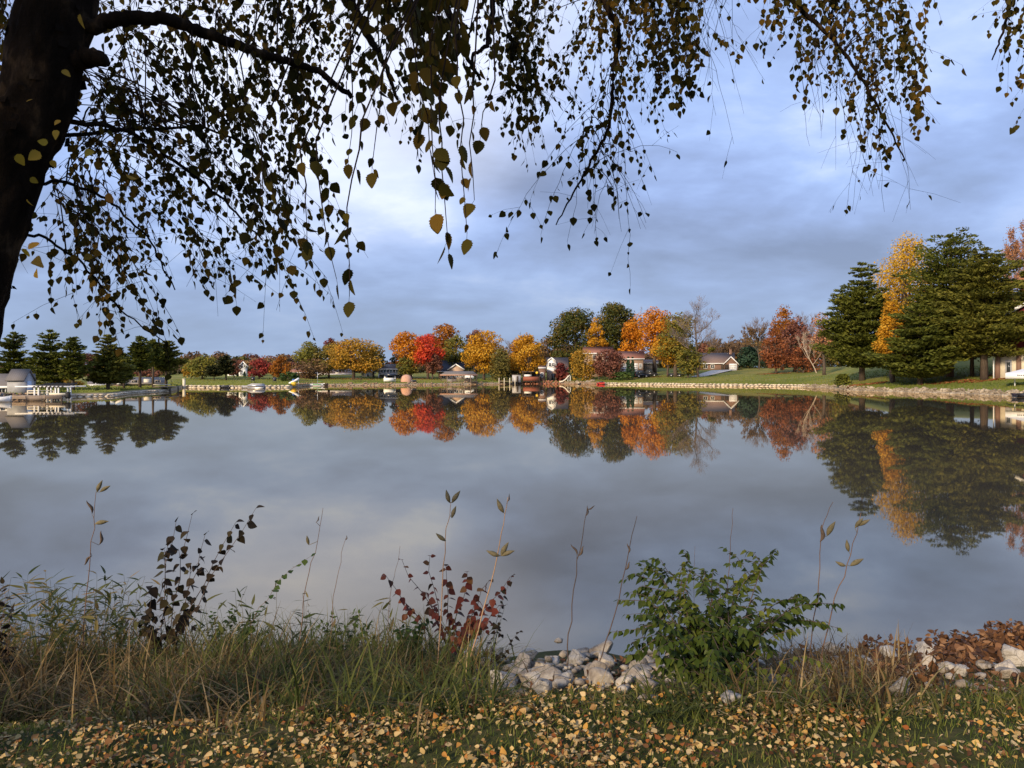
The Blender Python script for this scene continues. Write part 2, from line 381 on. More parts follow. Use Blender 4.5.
def broadleaf(rng, h, w, cb, nleaf, leaf, shape='round', nl=None, seedlean=0.0, depth=None):
    """trunk and limbs (MB) and the leaves (MB) of a tree standing at the origin"""
    zc0 = h * cb; ch = h - zc0; rx = w / 2; ry = (depth or w) / 2
    nl = int((nl or int(14 + rng.integers(0, 6))) * max(1.15, min(2.2, ch / (2 * rx) * 1.25)))
    cs = []; rs = []
    for k in range(nl):
        for _ in range(60):
            t = rng.uniform(.04, .97)
            if shape == 'oval': pr = math.sin(math.pi * min(1, t * .92 + .1)) ** .6
            elif shape == 'cone': pr = (1 - t) ** .7 * min(1, t * 5 + .45)
            elif shape == 'vase': pr = .35 + .65 * math.sin(math.pi * min(.93, .08 + .62 * t + .18))
            elif shape == 'dome': pr = math.sqrt(max(0, 1 - t ** 2.4)) * min(1, .72 + t)
            else: pr = math.sqrt(max(0.02, 1 - (2 * t - .92) ** 2 / 1.25))
            a = rng.uniform(0, 2 * math.pi); q = math.sqrt(rng.uniform(.2, 1)) * .78 * pr
            c = np.array([rx * q * math.cos(a) + seedlean * ch * t, ry * q * math.sin(a), zc0 + ch * (.06 + .83 * t)])
            r = min(rx, ch * .6) * rng.uniform(.27, .42) * (.62 + .45 * pr)
            if all(np.linalg.norm(c - d) > .62 * r for d in cs) or _ > 40: break
        cs.append(c); rs.append(r)
    cs.append(np.array([seedlean * ch, 0, h - .34 * min(rx, ch)])); rs.append(.3 * min(rx, ch) + .02)
    cs = np.array(cs); rs = np.array(rs)
    wts = rs ** 2 / np.sum(rs ** 2)
    idx = rng.choice(len(cs), nleaf, p=wts)
    d = unit(rng.normal(size=(nleaf, 3))); 
    rad = rs[idx] * (1 - np.abs(rng.normal(size=nleaf)) * .2) * rng.uniform(.92, 1.1, nleaf)
    ext = np.array([1.12, 1.12, .86])
    P = cs[idx] + d * rad[:, None] * ext
    fill = rng.random(nleaf) < .07; q = unit(rng.normal(size=(nleaf, 3))) * rng.uniform(.2, 1, (nleaf, 1)) ** .5
    P[fill] = (np.array([0, 0, zc0 + ch * .47]) + q * np.array([rx * .72, ry * .72, ch * .44]))[fill]
    out = rng.random(nleaf) < .09
    P[out] += d[out] * rs[idx][out][:, None] * rng.uniform(.0, .36, (out.sum(), 1))
    if shape == 'willow':
        drop = rng.random(nleaf) < .6
        P[drop, 2] -= rng.uniform(0, 1, drop.sum()) ** 1.5 * ch * .3
    P[:, 2] = np.maximum(P[:, 2], .15)
    nrm = d + .55 * rng.normal(size=(nleaf, 3)) + np.array([0, 0, .25])
    lm = MB().quads(flakes(rng, P, nrm, leaf * rng.uniform(.6, 1.35, nleaf)))
    tm = MB(); r0 = max(.05, .018 * h + .008 * w)
    top = np.array([seedlean * ch * .4, 0, zc0 + ch * .55])
    tr = curve((0, 0, -.35), top, 0, 6, rng, r0 * .5)
    tm.tube(tr, np.linspace(r0 * 1.25, r0 * .35, 6), 7)
    for c in cs[:: max(1, len(cs) // 12)]:
        k = rng.integers(2, 5); tm.tube(curve(tr[k], c, -.08 * ch, 5, rng, .05 * ch * .3), np.linspace(r0 * .5, r0 * .1, 5), 5)
    return tm, lm

def pine_tree(rng, h, w, nleaf, leaf, cb=.12, taper=.55, layers=None, lean=0.0, dens=1.0, tier=None):
    """white pine: open whorls of level boughs, each carrying flat pads of needles"""
    tm, lm = MB(), MB(); r0 = .016 * h + .05
    tm.tube([(0, 0, -.4), (0, 0, h * .3), (lean * h * .5, 0, h * .6), (lean * h, 0, h * .98)], [r0 * 1.2, r0 * .85, r0 * .5, .03], 8)
    L = layers or int(13 + h * .35)
    pads = []
    for i in range(L):
        t = (i + rng.uniform(-.25, .25)) / (L - 1); t = min(max(t, 0), 1)
        z = h * (cb + (1 - cb - .03) * t)
        prof = (min(1, .62 + 1.5 * t) * (1 - t) ** taper) * rng.uniform(.78, 1.12) + .05
        nb = 8 if t < .8 else 6
        a0 = rng.uniform(0, 6.28)
        for b in range(nb):
            ln = w / 2 * prof * rng.uniform(.5, 1.1); a = a0 + b * 6.283 / nb + rng.uniform(-.35, .35)
            if rng.random() < .08: continue
            dx, dy = math.cos(a), math.sin(a)
            rise = ln * (rng.uniform(.02, .22) + .55 * max(0, t - .55))
            sx = lean * z
            e = np.array([sx + dx * ln, dy * ln, z + rise])
            P = curve((sx, 0, z - .1 * ln), e, -.07 * ln, 4)
            tm.tube(P, np.linspace(max(.025, r0 * .28 * (1 - .6 * t)), .015, 4), 4)
            m = max(2, int(ln / (w * .1)) + 1)
            for s in np.linspace(.3, 1.0, m):
                q = P[0] * (1 - s) + e * s; q[2] += -.07 * ln * 4 * s * (1 - s)
                side = rng.normal() * .13 * ln
                pads.append((q[0] - dy * side, q[1] + dx * side, q[2] + rng.uniform(0, .15), max(.28, (.13 + .16 * math.sin(math.pi * min(1, s * .8 + .1))) * ln ** .6 * w ** .4 * .95), dx, dy))
    pads.append((lean * h, 0, h * .97, .035 * w + .15, 0, 0))
    pads = np.array(pads)
    wt = pads[:, 3] ** 1.6; idx = rng.choice(len(pads), nleaf, p=wt / wt.sum())
    g = pads[idx]; q = unit(rng.normal(size=(nleaf, 3))) * (rng.uniform(0, 1, nleaf) ** .45)[:, None]
    P = g[:, :3] + q * g[:, 3:4] * np.array([1.0, 1.0, .32]) + np.array([0, 0, .1])
    N = unit(rng.normal(size=(nleaf, 3)) * .75 + np.array([0, 0, .8]) + q * .6)
    n = nleaf
    A = unit(np.stack([g[:, 4], g[:, 5], np.full(n, .35)], 1) + rng.normal(size=(n, 3)) * .55); B = unit(np.cross(N, A))
    S = (leaf * rng.uniform(.6, 1.4, n))[:, None]
    lm.quads(np.stack([P + A * S * .8, P + B * S * .3, P - A * S * .55, P - B * S * .3], 1))
    return tm, lm

def bare_tree(rng, h, w, levels=4, r0=None, split=.35, up=.7, first=.28, lean=(0, 0), kids=4, spread=1.5):
    """leafless tree: forking limbs down to fine twigs"""
    tm, tw = MB(), MB(); r0 = r0 or .012 * h + .05
    segs = []
    def grow(p, d, ln, r, lv):
        n = 4; pts = [p]; dd = d.copy()
        for _ in range(n):
            dd = unit(dd + rng.normal(size=3) * .11 + np.array([0, 0, .05])); pts.append(pts[-1] + dd * ln / n)
        rr = np.linspace(r, r * .45, n + 1)
        (tm if lv < 2 else tw).tube(pts, rr, 6 if lv == 0 else (4 if lv < 2 else 3), cap=False)
        if lv >= levels: return
        m = kids + (2 if lv == 0 else 0) + (1 if lv >= 2 else 0)
        for i in range(m):
            s = first + (1 - first) * (i + rng.uniform(.1, .9)) / m if lv == 0 else rng.uniform(.2, 1)
            k = min(n - 1, int(s * n)); q = pts[k] + (pts[k + 1] - pts[k]) * (s * n - k)
            a = rng.uniform(0, 6.28) if lv else i * 2.4 + rng.uniform(-.4, .4)
            side = np.array([math.cos(a) * w / h * spread, math.sin(a) * w / h * spread, up * rng.uniform(.5, 1.2)])
            nd = unit(dd * (.35 if lv == 0 else .75) + side * (.8 if lv == 0 else .6))
            grow(q, nd, ln * (.5 if lv == 0 else rng.uniform(.5, .72)) * (1.1 - .35 * s), max(.02, r * (1 - .5 * s) * .5), lv + 1)
    grow(np.array([0, 0, -.3]), unit(np.array([lean[0], lean[1], 1.0])), h * .78, r0, 0)
    return tm, tw

def fit_wide(mbs, w):
    x = np.concatenate([v[:, 0] for v in mbs[0].v]); k = w / max(.1, np.percentile(x, 98.5) - np.percentile(x, 1.5))
    for m in mbs: m.v = [v * np.array([k, k, 1]) for v in m.v]
def fit_top(mbs, h):
    z = max(v[:, 2].max() for m in mbs for v in m.v)
    for m in mbs: m.v = [v * np.array([1, 1, h / z]) for v in m.v]

def plant_tree(kind, px, D, top, wpx, name, label, mat, cat='tree', group=None, seed=0, cb=.15, shape='round', base=None, **kw):
    rng = np.random.default_rng(seed or abs(int(px * 13 + D * 7)))
    p = on_ground(px, D); zt = CH - (top - HY) / F * D
    h = zt - p[2]; w = wpx / F * D
    leaf = max(.2, 1.75 * D / F); hpx = h * F / D
    t = thing(name, label, cat, tuple(p), 0, group)
    barkm = kw.pop('bark', 'bark')
    if kind == 'leaf':
        n = int(min(14000, max(500, wpx * hpx * (1 - cb) * 1.45 * kw.pop('dens', 2.3))))
        kw.setdefault('seedlean', rng.uniform(-.07, .07) if wpx > 12 else 0)
        tm, lm = broadleaf(rng, h, w, cb, n, leaf, shape, **kw)
        fit_wide([lm, tm], w * .94); fit_top([tm, lm], h)
        tm.build('trunk', M[barkm], t, True); lm.build('crown', M[mat], t)
    elif kind == 'pine':
        n = int(min(42000, max(1500, wpx * hpx * 1.9 * kw.pop('dens', 2.2))))
        tm, lm = pine_tree(rng, h, w, n, max(.3, 2.3 * D / F), cb, **kw)
        fit_wide([lm, tm], w * .9); fit_top([tm, lm], h)
        tm.build('trunk', M[barkm], t, True); lm.build('crown', M[mat], t)
    else:
        leaves = kw.pop('leaves', None)
        tm, tw = bare_tree(rng, h, w, **kw); fit_top([tm, tw], h)
        allv = np.concatenate([v for v in tw.v])
        sc = w / max(.1, np.ptp(allv[:, 0])); 
        for m in (tm, tw): m.v = [v * np.array([sc, sc, 1]) if sc < .9 else v for v in m.v]
        tm.build('trunk', M[barkm], t, True); tw.build('twigs', M[kw.get('twm', mat)], t)
        if leaves:
            lm, cnt, zmax = leaves
            V = np.concatenate([v for v in tw.v]); V = V[(V[:, 2] < h * zmax)]
            P = V[rng.integers(0, len(V), cnt)] + rng.normal(size=(cnt, 3)) * .15
            MB().quads(flakes(rng, P, rng.normal(size=(cnt, 3)), leaf * rng.uniform(.5, 1.1, cnt))).build('crown', M[lm], t)
    return t

def build_trees():
    T = plant_tree; EV = 'evergreens along the left bank'
    # ---- left bank
    T('pine', 14, 100, 331, 32, 'pine_tree', 'dense dark pine half hidden by the birch trunk at the left bank', 'pine', group=EV, cb=.05, taper=.35)
    T('pine', 50, 98, 328.5, 36, 'pine_tree', 'broad dark green pine rising behind the grey boathouse', 'pine', group=EV, cb=.1, taper=.42)
    T('pine', 73, 97, 336, 23, 'pine_tree', 'pine with a bare trunk foot behind the white dock pergola', 'pine', group=EV, cb=.22, taper=.5)
    T('pine', 108, 102, 333.5, 36, 'pine_tree', 'pyramid shaped olive pine beside the little tan gabled house', 'pine_olive', group=EV, cb=.14, taper=.75)
    T('pine', 124, 110, 352, 18, 'pine_tree', 'short low pine squeezed between two taller pines by the tan house', 'pine', group=EV, cb=.25)
    T('pine', 140, 116, 335, 22, 'pine_tree', 'narrow dark pine on a thin bare trunk near the end of the left bank', 'pine', group=EV, cb=.36, taper=.5)
    T('pine', 153, 121, 338, 18, 'pine_tree', 'tall slim pine with the longest bare stem on the left bank', 'pine', group=EV, cb=.46, taper=.4)
    T('pine', 166, 124, 340, 30, 'pine_tree', 'spreading pine leaning over the water at the tip of the left bank', 'pine_olive', group=EV, cb=.36, taper=.45)
    T('leaf', 88, 165, 352, 22, 'autumn_tree', 'dull orange tree seen in the gap between two left bank pines', 'brownred')
    T('leaf', 62, 112, 376, 30, 'autumn_shrub', 'low golden shrub glowing under the pines behind the boathouse', 'gold', 'shrub', cb=.05, shape='dome')
    T('leaf', 150, 210, 369, 26, 'autumn_tree', 'small pinkish brown tree glimpsed behind the slim left bank pines', 'brownred', dens=1.2, cb=.1)
    T('bare', 178, 230, 362, 24, 'bare_tree', 'low leafless tree behind the tip of the left bank', 'twigbrown', kids=4)
    # ---- the cove
    T('leaf', 202, 172, 353.5, 33, 'autumn_tree', 'rounded yellow green tree at the left end of the cove lawn', 'ygreen', shape='round', cb=.1)
    T('leaf', 191, 177, 362, 18, 'autumn_tree', 'small golden tree tucked against the yellow green tree of the cove', 'gold', cb=.08)
    T('pine', 214, 168, 364, 17, 'pine_tree', 'scruffy grey brown pine beside the yellow green tree', 'dkbrush', cb=.3, group='scruffy pines on the cove lawn')
    T('pine', 226, 169, 354.5, 17, 'pine_tree', 'tallest scruffy dark pine on the cove lawn', 'dkbrush', cb=.28, group='scruffy pines on the cove lawn')
    T('leaf', 234, 182, 359, 15, 'autumn_tree', 'slim dull red tree behind the scruffy cove pines', 'brownred', cb=.1, shape='oval')
    T('leaf', 258.5, 178, 357.5, 22, 'maple_tree', 'round crimson red maple alone on the cove lawn', 'crimson', cb=.06)
    T('leaf', 280.5, 176, 355.5, 21, 'maple_tree', 'round burnt orange maple next to the crimson maple', 'burnt', cb=.06)
    T('leaf', 288, 168, 371, 19, 'green_shrub', 'low green bank of shrubs below the red roofed house', 'bush', 'shrub', cb=.02, shape='dome')
    T('leaf', 246, 230, 364, 14, 'autumn_tree', 'pale bare looking tree behind the white cove house', 'brown', cb=.1)
    T('leaf', 271, 228, 363, 20, 'autumn_tree', 'brown tree behind the gap between the two round maples', 'brownred', cb=.1)
    T('leaf', 294, 215, 361, 24, 'autumn_tree', 'dull purple brown tree over the red roofed house', 'brownred', cb=.1)
    # ---- big gold group
    T('leaf', 309, 205, 341, 28, 'autumn_tree', 'yellow green tree at the left of the big gold group', 'ygreen', cb=.2)
    T('leaf', 329, 206, 341.5, 38, 'autumn_tree', 'brownish gold tree between the yellow green and the largest gold tree', 'willow', cb=.15)
    T('leaf', 332, 226, 337.5, 14, 'autumn_tree', 'dark red crown poking up behind the big gold trees', 'maroon', cb=.4)
    T('leaf', 312, 196, 358, 34, 'brown_tree', 'thin brown tree nearly leafless in front of the gold group', 'brown', dens=1.2, cb=.12)
    T('leaf', 353, 199, 336.5, 52, 'autumn_tree', 'largest gold tree with a forked trunk near the blue grey house', 'gold', cb=.2, nl=22)
    T('leaf', 374, 207, 346, 23, 'autumn_tree', 'dark amber tree on the right edge of the largest gold tree', 'olive', cb=.2)
    T('leaf', 390, 240, 361, 16, 'autumn_tree', 'small orange brown tree far behind the blue grey house', 'brownred', cb=.1)
    # ---- orange and red group
    T('leaf', 399, 214, 352, 14, 'dark_tree', 'dark green tree at the left foot of the big orange tree', 'dkbrush', cb=.05)
    T('leaf', 411, 208, 330.5, 36, 'autumn_tree', 'big orange tree right beside the blue grey house', 'orange', cb=.22)
    T('leaf', 407, 203, 356, 20, 'brown_tree', 'small brown tree under the big orange tree', 'olive', cb=.1)
    T('leaf', 428, 205, 333, 29, 'maple_tree', 'bright scarlet maple between two orange trees', 'red', cb=.3, shape='oval')
    T('leaf', 433, 203, 352, 17, 'autumn_tree', 'thin rusty tree standing below the scarlet maple', 'brownred', cb=.2, shape='oval')
    T('leaf', 443, 226, 323, 32, 'autumn_tree', 'tallest deep orange tree behind the scarlet maple', 'burnt', cb=.3)
    T('leaf', 456, 218, 334, 30, 'autumn_tree', 'olive brown tree behind the dark roofed house', 'olive', cb=.1, shape='round')
    T('leaf', 474, 232, 328.5, 20, 'autumn_tree', 'red brown crown behind the left side of the round amber tree', 'brownred', cb=.3)
    T('leaf', 484, 207, 329, 38, 'autumn_tree', 'round bright amber tree near the lakeside pavilion', 'amber', cb=.1, shape='round', nl=22)
    T('leaf', 500, 201, 346.5, 20, 'willow_tree', 'pale olive weeping tree beside the amber tree', 'willow', shape='willow', cb=.06)
    T('bare', 512, 236, 331, 22, 'bare_tree', 'grey leafless tree between the two amber trees', 'twig')
    T('leaf', 508, 214, 362, 18, 'dark_tree', 'dark olive bush below the grey leafless tree', 'dkbrush', 'shrub', cb=.03)
    T('leaf', 530, 207, 332, 36, 'autumn_tree', 'amber yellow tree leaning over the dark boat shelter', 'amber', cb=.08, shape='oval', nl=20)
    T('leaf', 519, 222, 338, 18, 'autumn_tree', 'orange red crown behind the left of the amber yellow tree', 'burnt', cb=.3)
    T('leaf', 549, 232, 335, 34, 'brown_tree', 'thin brown tree behind the white gabled house', 'brown', cb=.1, dens=1.6)
    T('leaf', 561, 206, 362, 15, 'dark_tree', 'small dark maroon tree in front of the white gabled house', 'maroon', cb=.06, shape='oval')
    # ---- oaks
    T('leaf', 575, 228, 305.5, 46, 'oak_tree', 'left one of the two tall dark green oaks', 'oak', cb=.12, nl=24, dens=3.0, group='tall dark oaks')
    T('leaf', 618, 230, 300, 44, 'oak_tree', 'right and taller one of the two dark green oaks', 'oak', cb=.12, nl=24, dens=3.0, group='tall dark oaks')
    T('leaf', 597.5, 223, 317, 20, 'autumn_tree', 'yellow orange tree squeezed between the two dark oaks', 'amber', cb=.25, shape='oval')
    T('leaf', 583, 203, 349, 28, 'willow_tree', 'round golden weeping tree by the rocky landing', 'gold', shape='willow', cb=.06)
    T('leaf', 609, 199, 347.5, 30, 'maple_tree', 'round dull maroon tree in front of the brick house', 'maroonbrown', cb=.05)
    T('leaf', 599, 199, 355, 10, 'maple_tree', 'small pinkish red tree at the left of the maroon tree', 'brownred', cb=.1)
    for i, (x, l) in enumerate(((628.3, 'left one of the twin columnar arborvitae by the garage doors'), (632.6, 'right one of the twin columnar arborvitae by the garage doors'))):
        T('leaf', x, 197, 356 + .4 * i, 4.6, 'arborvitae', l, 'spruce', shape='oval', cb=.0, dens=6, nl=26, group='twin arborvitae', seed=41 + i)
    T('leaf', 621, 196, 371, 20, 'green_shrub', 'dark low hedge between the maroon tree and the arborvitae', 'bush', 'shrub', cb=.0, shape='dome')
    T('leaf', 630, 222, 317, 24, 'autumn_tree', 'orange tree rising behind the brick house roof', 'orange', cb=.2)
    T('bare', 643, 245, 306, 22, 'bare_tree', 'grey leafless crown behind the tall orange tree', 'twig')
    T('leaf', 655, 216, 305.5, 40, 'autumn_tree', 'tall orange tree with twin trunks right of the brick house', 'orange', cb=.34, nl=18)
    T('leaf', 668, 203, 335, 34, 'autumn_tree', 'golden tree on a dark trunk behind the parked cars', 'amber', cb=.2)
    T('leaf', 676, 200, 311.5, 38, 'autumn_tree', 'big olive green tree between the orange tree and the leafless tree', 'olive', cb=.18, nl=22, dens=1.9)
    T('leaf', 688, 193, 348, 26, 'autumn_tree', 'lower olive yellow tree in front of the leafless tree', 'olive', cb=.1)
    T('bare', 698, 192, 294.5, 50, 'bare_tree', 'tall grey leafless tree standing out against the sky', 'twig', kids=6, up=.4, r0=.42, spread=2.6, leaves=('olive', 400, .35))
    # ---- right of the centre
    for x, tp, ww, l in ((716, 338, 24, 'bare brown tree behind the left part of the brown roofed house'), (730, 334, 26, 'bare brown tree over the chimney of the brown roofed house'), (741, 337, 22, 'bare brown tree behind the dark green spruce')):
        T('bare', x, 262, tp, ww, 'bare_tree', l, 'twigbrown', leaves=('brown', 160, 1), group='bare trees behind the brown house')
    T('leaf', 749, 236, 345, 25, 'spruce_tree', 'round dark green spruce beside the white garage door', 'spruce', shape='dome', cb=.0, dens=3)
    T('bare', 759, 226, 314, 40, 'bare_tree', 'broad half bare tree left of the rust red trees', 'twigbrown', leaves=('brown', 1500, .75), kids=5)
    T('leaf', 782, 216, 304, 26, 'autumn_tree', 'tall thin orange brown tree above the rust red trees', 'burnt', cb=.35, dens=1.5, shape='oval')
    T('leaf', 776, 201, 327, 26, 'maple_tree', 'rust orange tree on the left of the red pair', 'rust', dens=1.5, cb=.0, shape='oval')
    T('leaf', 794, 204, 316, 32, 'maple_tree', 'wine brown tree on the right of the red pair', 'maroonbrown', dens=1.5, cb=.05, shape='oval')
    T('leaf', 803, 197, 343, 30, 'maple_tree', 'low rust red tree under the leaning white birch', 'rust', cb=.0, shape='dome', dens=1.5)
    T('bare', 811, 214, 309, 40, 'bare_tree', 'tall pale leafless tree behind the leaning birch', 'twig', kids=5)
    T('bare', 817, 190, 330, 30, 'birch_tree', 'leaning white birch with bare pale limbs beside the rust trees', 'palebark', bark='palebark', lean=(-.42, 0), r0=.17, kids=4)
    # ---- right bank
    RB = 'tall pines on the right bank'
    T('leaf', 824, 178, 312, 22, 'autumn_tree', 'thin pinkish tree behind the left of the dark right bank pine', 'peach', cb=.3, dens=1.0)
    T('pine', 862, 134, 261, 74, 'pine_tree', 'dark pine at the left end of the right bank group', 'pine', group=RB, cb=.13, taper=.62, layers=18)
    T('leaf', 903, 141, 230, 68, 'autumn_tree', 'tall yellow tree rising between the dark right bank pines', 'yellow', cb=.2, shape='oval', nl=26, dens=3.2)
    T('leaf', 893, 122, 291, 32, 'autumn_tree', 'small bright orange yellow tree in front of the dark pine', 'amber', cb=.16, shape='cone', nl=22, dens=1.9)
    T('pine', 950, 122, 231.5, 98, 'pine_tree', 'tallest broad pine with a thick brown trunk on the right bank', 'pine', group=RB, cb=.14, taper=.36, layers=21, bark='barkbrown')
    T('pine', 920, 115, 303, 70, 'pine_tree', 'lower pine in front of the tallest one with the orange tree behind', 'pine', group=RB, cb=.12, taper=.6, layers=13)
    T('pine', 984, 112, 246, 80, 'pine_tree', 'lighter olive pine in front of the dark red house', 'pine_olive', group=RB, cb=.2, taper=.52, layers=19)
    T('pine', 972, 119, 300, 40, 'pine_tree', 'thin stemmed pine between the two big right bank trunks', 'pine_olive', group=RB, cb=.28, taper=.45)
    T('pine', 1034, 117, 262, 40, 'pine_tree', 'pine branch end reaching in front of the dark red house roof', 'pine_olive', group=RB, cb=.3, taper=.45)
    T('bare', 1009, 142, 217, 62, 'autumn_tree', 'tall upright tree with thin peach leaves over the dark red house', 'twigbrown', kids=5, leaves=('peach', 10000, 1), up=1.3)
    T('leaf', 1052, 132, 230, 50, 'autumn_tree', 'peach tree beyond the dark red house', 'peach', cb=.2)
    T('leaf', 842, 131, 373, 15, 'low_bough', 'low dark green pine bough at the corner of the right bank', 'pine', 'shrub', cb=.0, shape='dome', dens=4)  # separate dome standing in for the dark pine's lowest branch
    for i in range(3):
        T('leaf', (1075, 1100, 1130)[i], 130 - 6 * i, (300, 280, 305)[i], 40, 'autumn_tree', ('gold', 'brown', 'orange')[i] + ' tree further along the right bank', ('gold', 'brown', 'orange')[i])
    for i in range(3):
        T(('leaf', 'pine', 'leaf')[i], (-30, -75, -130)[i], (118, 100, 96)[i], (335, 322, 330)[i], 45, 'bank_tree', ('gold', 'green', 'brown')[i] + ' tree further along the left bank', ('gold', 'pine', 'brown')[i])
    # far-off wood that closes the view behind every house: one mass
    rng = np.random.default_rng(77); tm, lm = MB(), MB()
    cols = ('brown', 'brownred', 'olive', 'dkbrush')
    parts = [MB() for _ in cols]; wood = MB()
    for px in np.arange(-330, 1380, 5.0):
        D = 268 + rng.uniform(-14, 60); x = (px + rng.uniform(-4, 4) - 512) / F * D; z0 = gz(x, D)
        tp = 357 + 6 * math.sin(px * .021) + rng.uniform(-5, 6) + (4 if px < 300 else 0) - (7 if 560 < px < 860 else 0) - (11 if 690 < px < 860 else 0) + (6 if px < 180 else 0)
        h = max(3, CH - (tp - HY) / F * D - z0); w = rng.uniform(6, 12)
        n = 800; d = unit(rng.normal(size=(n, 3))); q = rng.uniform(.5, 1, (n, 1))
        P = np.array([x, D, z0 + h * .52]) + d * q * np.array([w / 2, w / 2, h * .5])
        parts[rng.choice(4, p=[.5, .22, .16, .12])].quads(flakes(rng, P, d + rng.normal(size=(n, 3)) * .6, rng.uniform(.5, 1.2, n)))
        U = np.stack([x + rng.uniform(-4, 4, 90), D - 6 + rng.uniform(-3, 3, 90), z0 + rng.uniform(-.4, 2.6, 90)], 1)
        parts[3].quads(flakes(rng, U, rng.normal(size=(90, 3)), rng.uniform(.6, 1.3, 90)))
        wood.tube([(x, D, z0 - .3), (x + rng.uniform(-.5, .5), D, z0 + h * .8)], [.2, .05], 5)
    al = MB()
    for k, m in enumerate(parts):
        for v, f in zip(m.v, m.f): pass
        n0 = al.n
        al.v += m.v; al.f += [f + n0 for f in m.f]; al.mi += [np.full(len(f), k) for f in m.f]; al.n += m.n
    n0 = al.n; al.v += wood.v; al.f += [f + n0 for f in wood.f]; al.mi += [np.full(len(f), 4) for f in wood.f]; al.n += wood.n
    tag(al.build('distant_woods', [M[c] for c in cols] + [M['bark']]), 'far off brown autumn wood behind the lakeside houses', kind='stuff')
# ------------------------------------------------------------------ houses, docks, boats, cars on the far side
def far_mats():
    M['white'] = rough_mat('white_paint', [(.72,.72,.70), (.82,.82,.80)], 3, .55)
    M['cream'] = rough_mat('cream_siding', [(.56,.50,.38), (.68,.62,.48)], 3, .7)
    M['tan'] = striped('tan_siding', (.36,.31,.24), (.2,.17,.13), .22)
    M['taupe'] = striped('taupe_siding', (.25,.22,.19), (.15,.13,.11), .22)
    M['brick'] = striped('brown_brick', (.2,.115,.08), (.13,.08,.055), .09)
    M['tanbrick'] = striped('tan_brick', (.36,.25,.18), (.24,.165,.12), .12)
    M['pinktan'] = rough_mat('pinkish_tan_boards', [(.42,.29,.2), (.52,.37,.27)], 2, .8)
    M['bluegrey'] = striped('blue_grey_siding', (.21,.26,.28), (.12,.15,.17), .25)
    M['redsiding'] = striped('dark_red_siding', (.15,.022,.025), (.07,.012,.014), .2)
    M['greyroof'] = striped('grey_shingles', (.15,.135,.13), (.09,.085,.08), .25, axis=1)
    M['darkroof'] = striped('dark_slate_shingles', (.045,.05,.065), (.025,.027,.035), .25, axis=1)
    M['redroof'] = striped('red_brown_shingles', (.28,.125,.085), (.16,.07,.05), .25, axis=1)
    M['brownroof'] = striped('brown_shingles', (.2,.135,.105), (.12,.085,.07), .25, axis=1)
    M['glass'] = glass_mat('window_glass'); M['black'] = rough_mat('black_rubber', [(.012,.012,.012), (.025,.025,.025)], 5, .7)
    M['wood'] = striped('weathered_planks', (.26,.2,.15), (.13,.1,.075), .15, axis=0)
    M['darkwood'] = rough_mat('dark_planks', [(.035,.026,.02), (.08,.06,.045)], 4, .85)
    M['redwood'] = striped('red_stained_boards', (.27,.085,.05), (.15,.05,.03), .2)
    M['metal'] = rough_mat('brushed_aluminium', [(.42,.43,.45), (.58,.59,.6)], 3, .35, metallic=.7)
    M['navy'] = rough_mat('dark_blue_paint', [(.012,.016,.028), (.022,.028,.045)], 2, .25, spec=.6)
    M['darkcar'] = rough_mat('charcoal_paint', [(.02,.02,.023), (.035,.035,.04)], 2, .25, spec=.6)
    M['canvas'] = rough_mat('grey_boat_canvas', [(.3,.3,.31), (.42,.42,.43)], 2, .8)
    M['yellowp'] = rough_mat('yellow_plastic', [(.72,.42,.03), (.85,.52,.04)], 2, .4)
    M['bluep'] = rough_mat('blue_plastic', [(.04,.10,.35), (.06,.15,.45)], 2, .4)
    M['greenp'] = rough_mat('green_plastic', [(.05,.22,.06), (.08,.32,.09)], 2, .4)
    M['redp'] = rough_mat('red_plastic', [(.5,.04,.03), (.65,.07,.05)], 2, .4)
    M['tarp'] = rough_mat('tan_tarpaulin', [(.42,.23,.15), (.55,.32,.22)], 2, .8)
    M['concrete'] = rough_mat('pale_concrete', [(.5,.45,.38), (.66,.6,.52)], .5, .85)
    M['stone'] = rough_mat('cream_wall_stone', [(.3,.25,.18), (.56,.48,.36), (.68,.6,.46)], 1.1, .9, .5, 5)
    M['redstone'] = rough_mat('red_brown_wall_stone', [(.26,.10,.06), (.38,.17,.10)], 1.1, .9, .5, 5)
    M['rip'] = rough_mat('bank_stone', [(.10,.08,.055), (.25,.2,.14), (.46,.39,.29)], .8, .9, .5, 5)
    M['brownstone'] = rough_mat('brown_shore_stone', [(.12,.08,.05), (.24,.16,.10), (.36,.26,.17)], .8, .9, .5, 5)
    M['bluedoor'] = rough_mat('pale_blue_door', [(.42,.5,.62), (.5,.58,.7)], 2, .5)
    M['mulch'] = foliage('fallen_needles', [(.16,.06,.025), (.34,.13,.05), (.45,.2,.08)], .1, nscale=1.2)

def window(t, x, z, w, h, y=-.0, fm='white', side=None):
    fr = MB(); d = .12
    fr.box((x - w / 2, y - d / 2, z), (.12, d, h + .24)); fr.box((x + w / 2, y - d / 2, z), (.12, d, h + .24))
    fr.box((x, y - d / 2 - .004, z + h / 2 + .06), (w - .12, d, .12)); fr.box((x, y - d / 2 - .004, z - h / 2 - .06), (w - .12, d, .14))
    fr.box((x, y - .03, z), (.06, .06, h - .02))
    f = fr.build('window', M[fm], t)
    MB().box((x, y + .0, z), (w, .05, h)).build('pane', M['glass'], f)

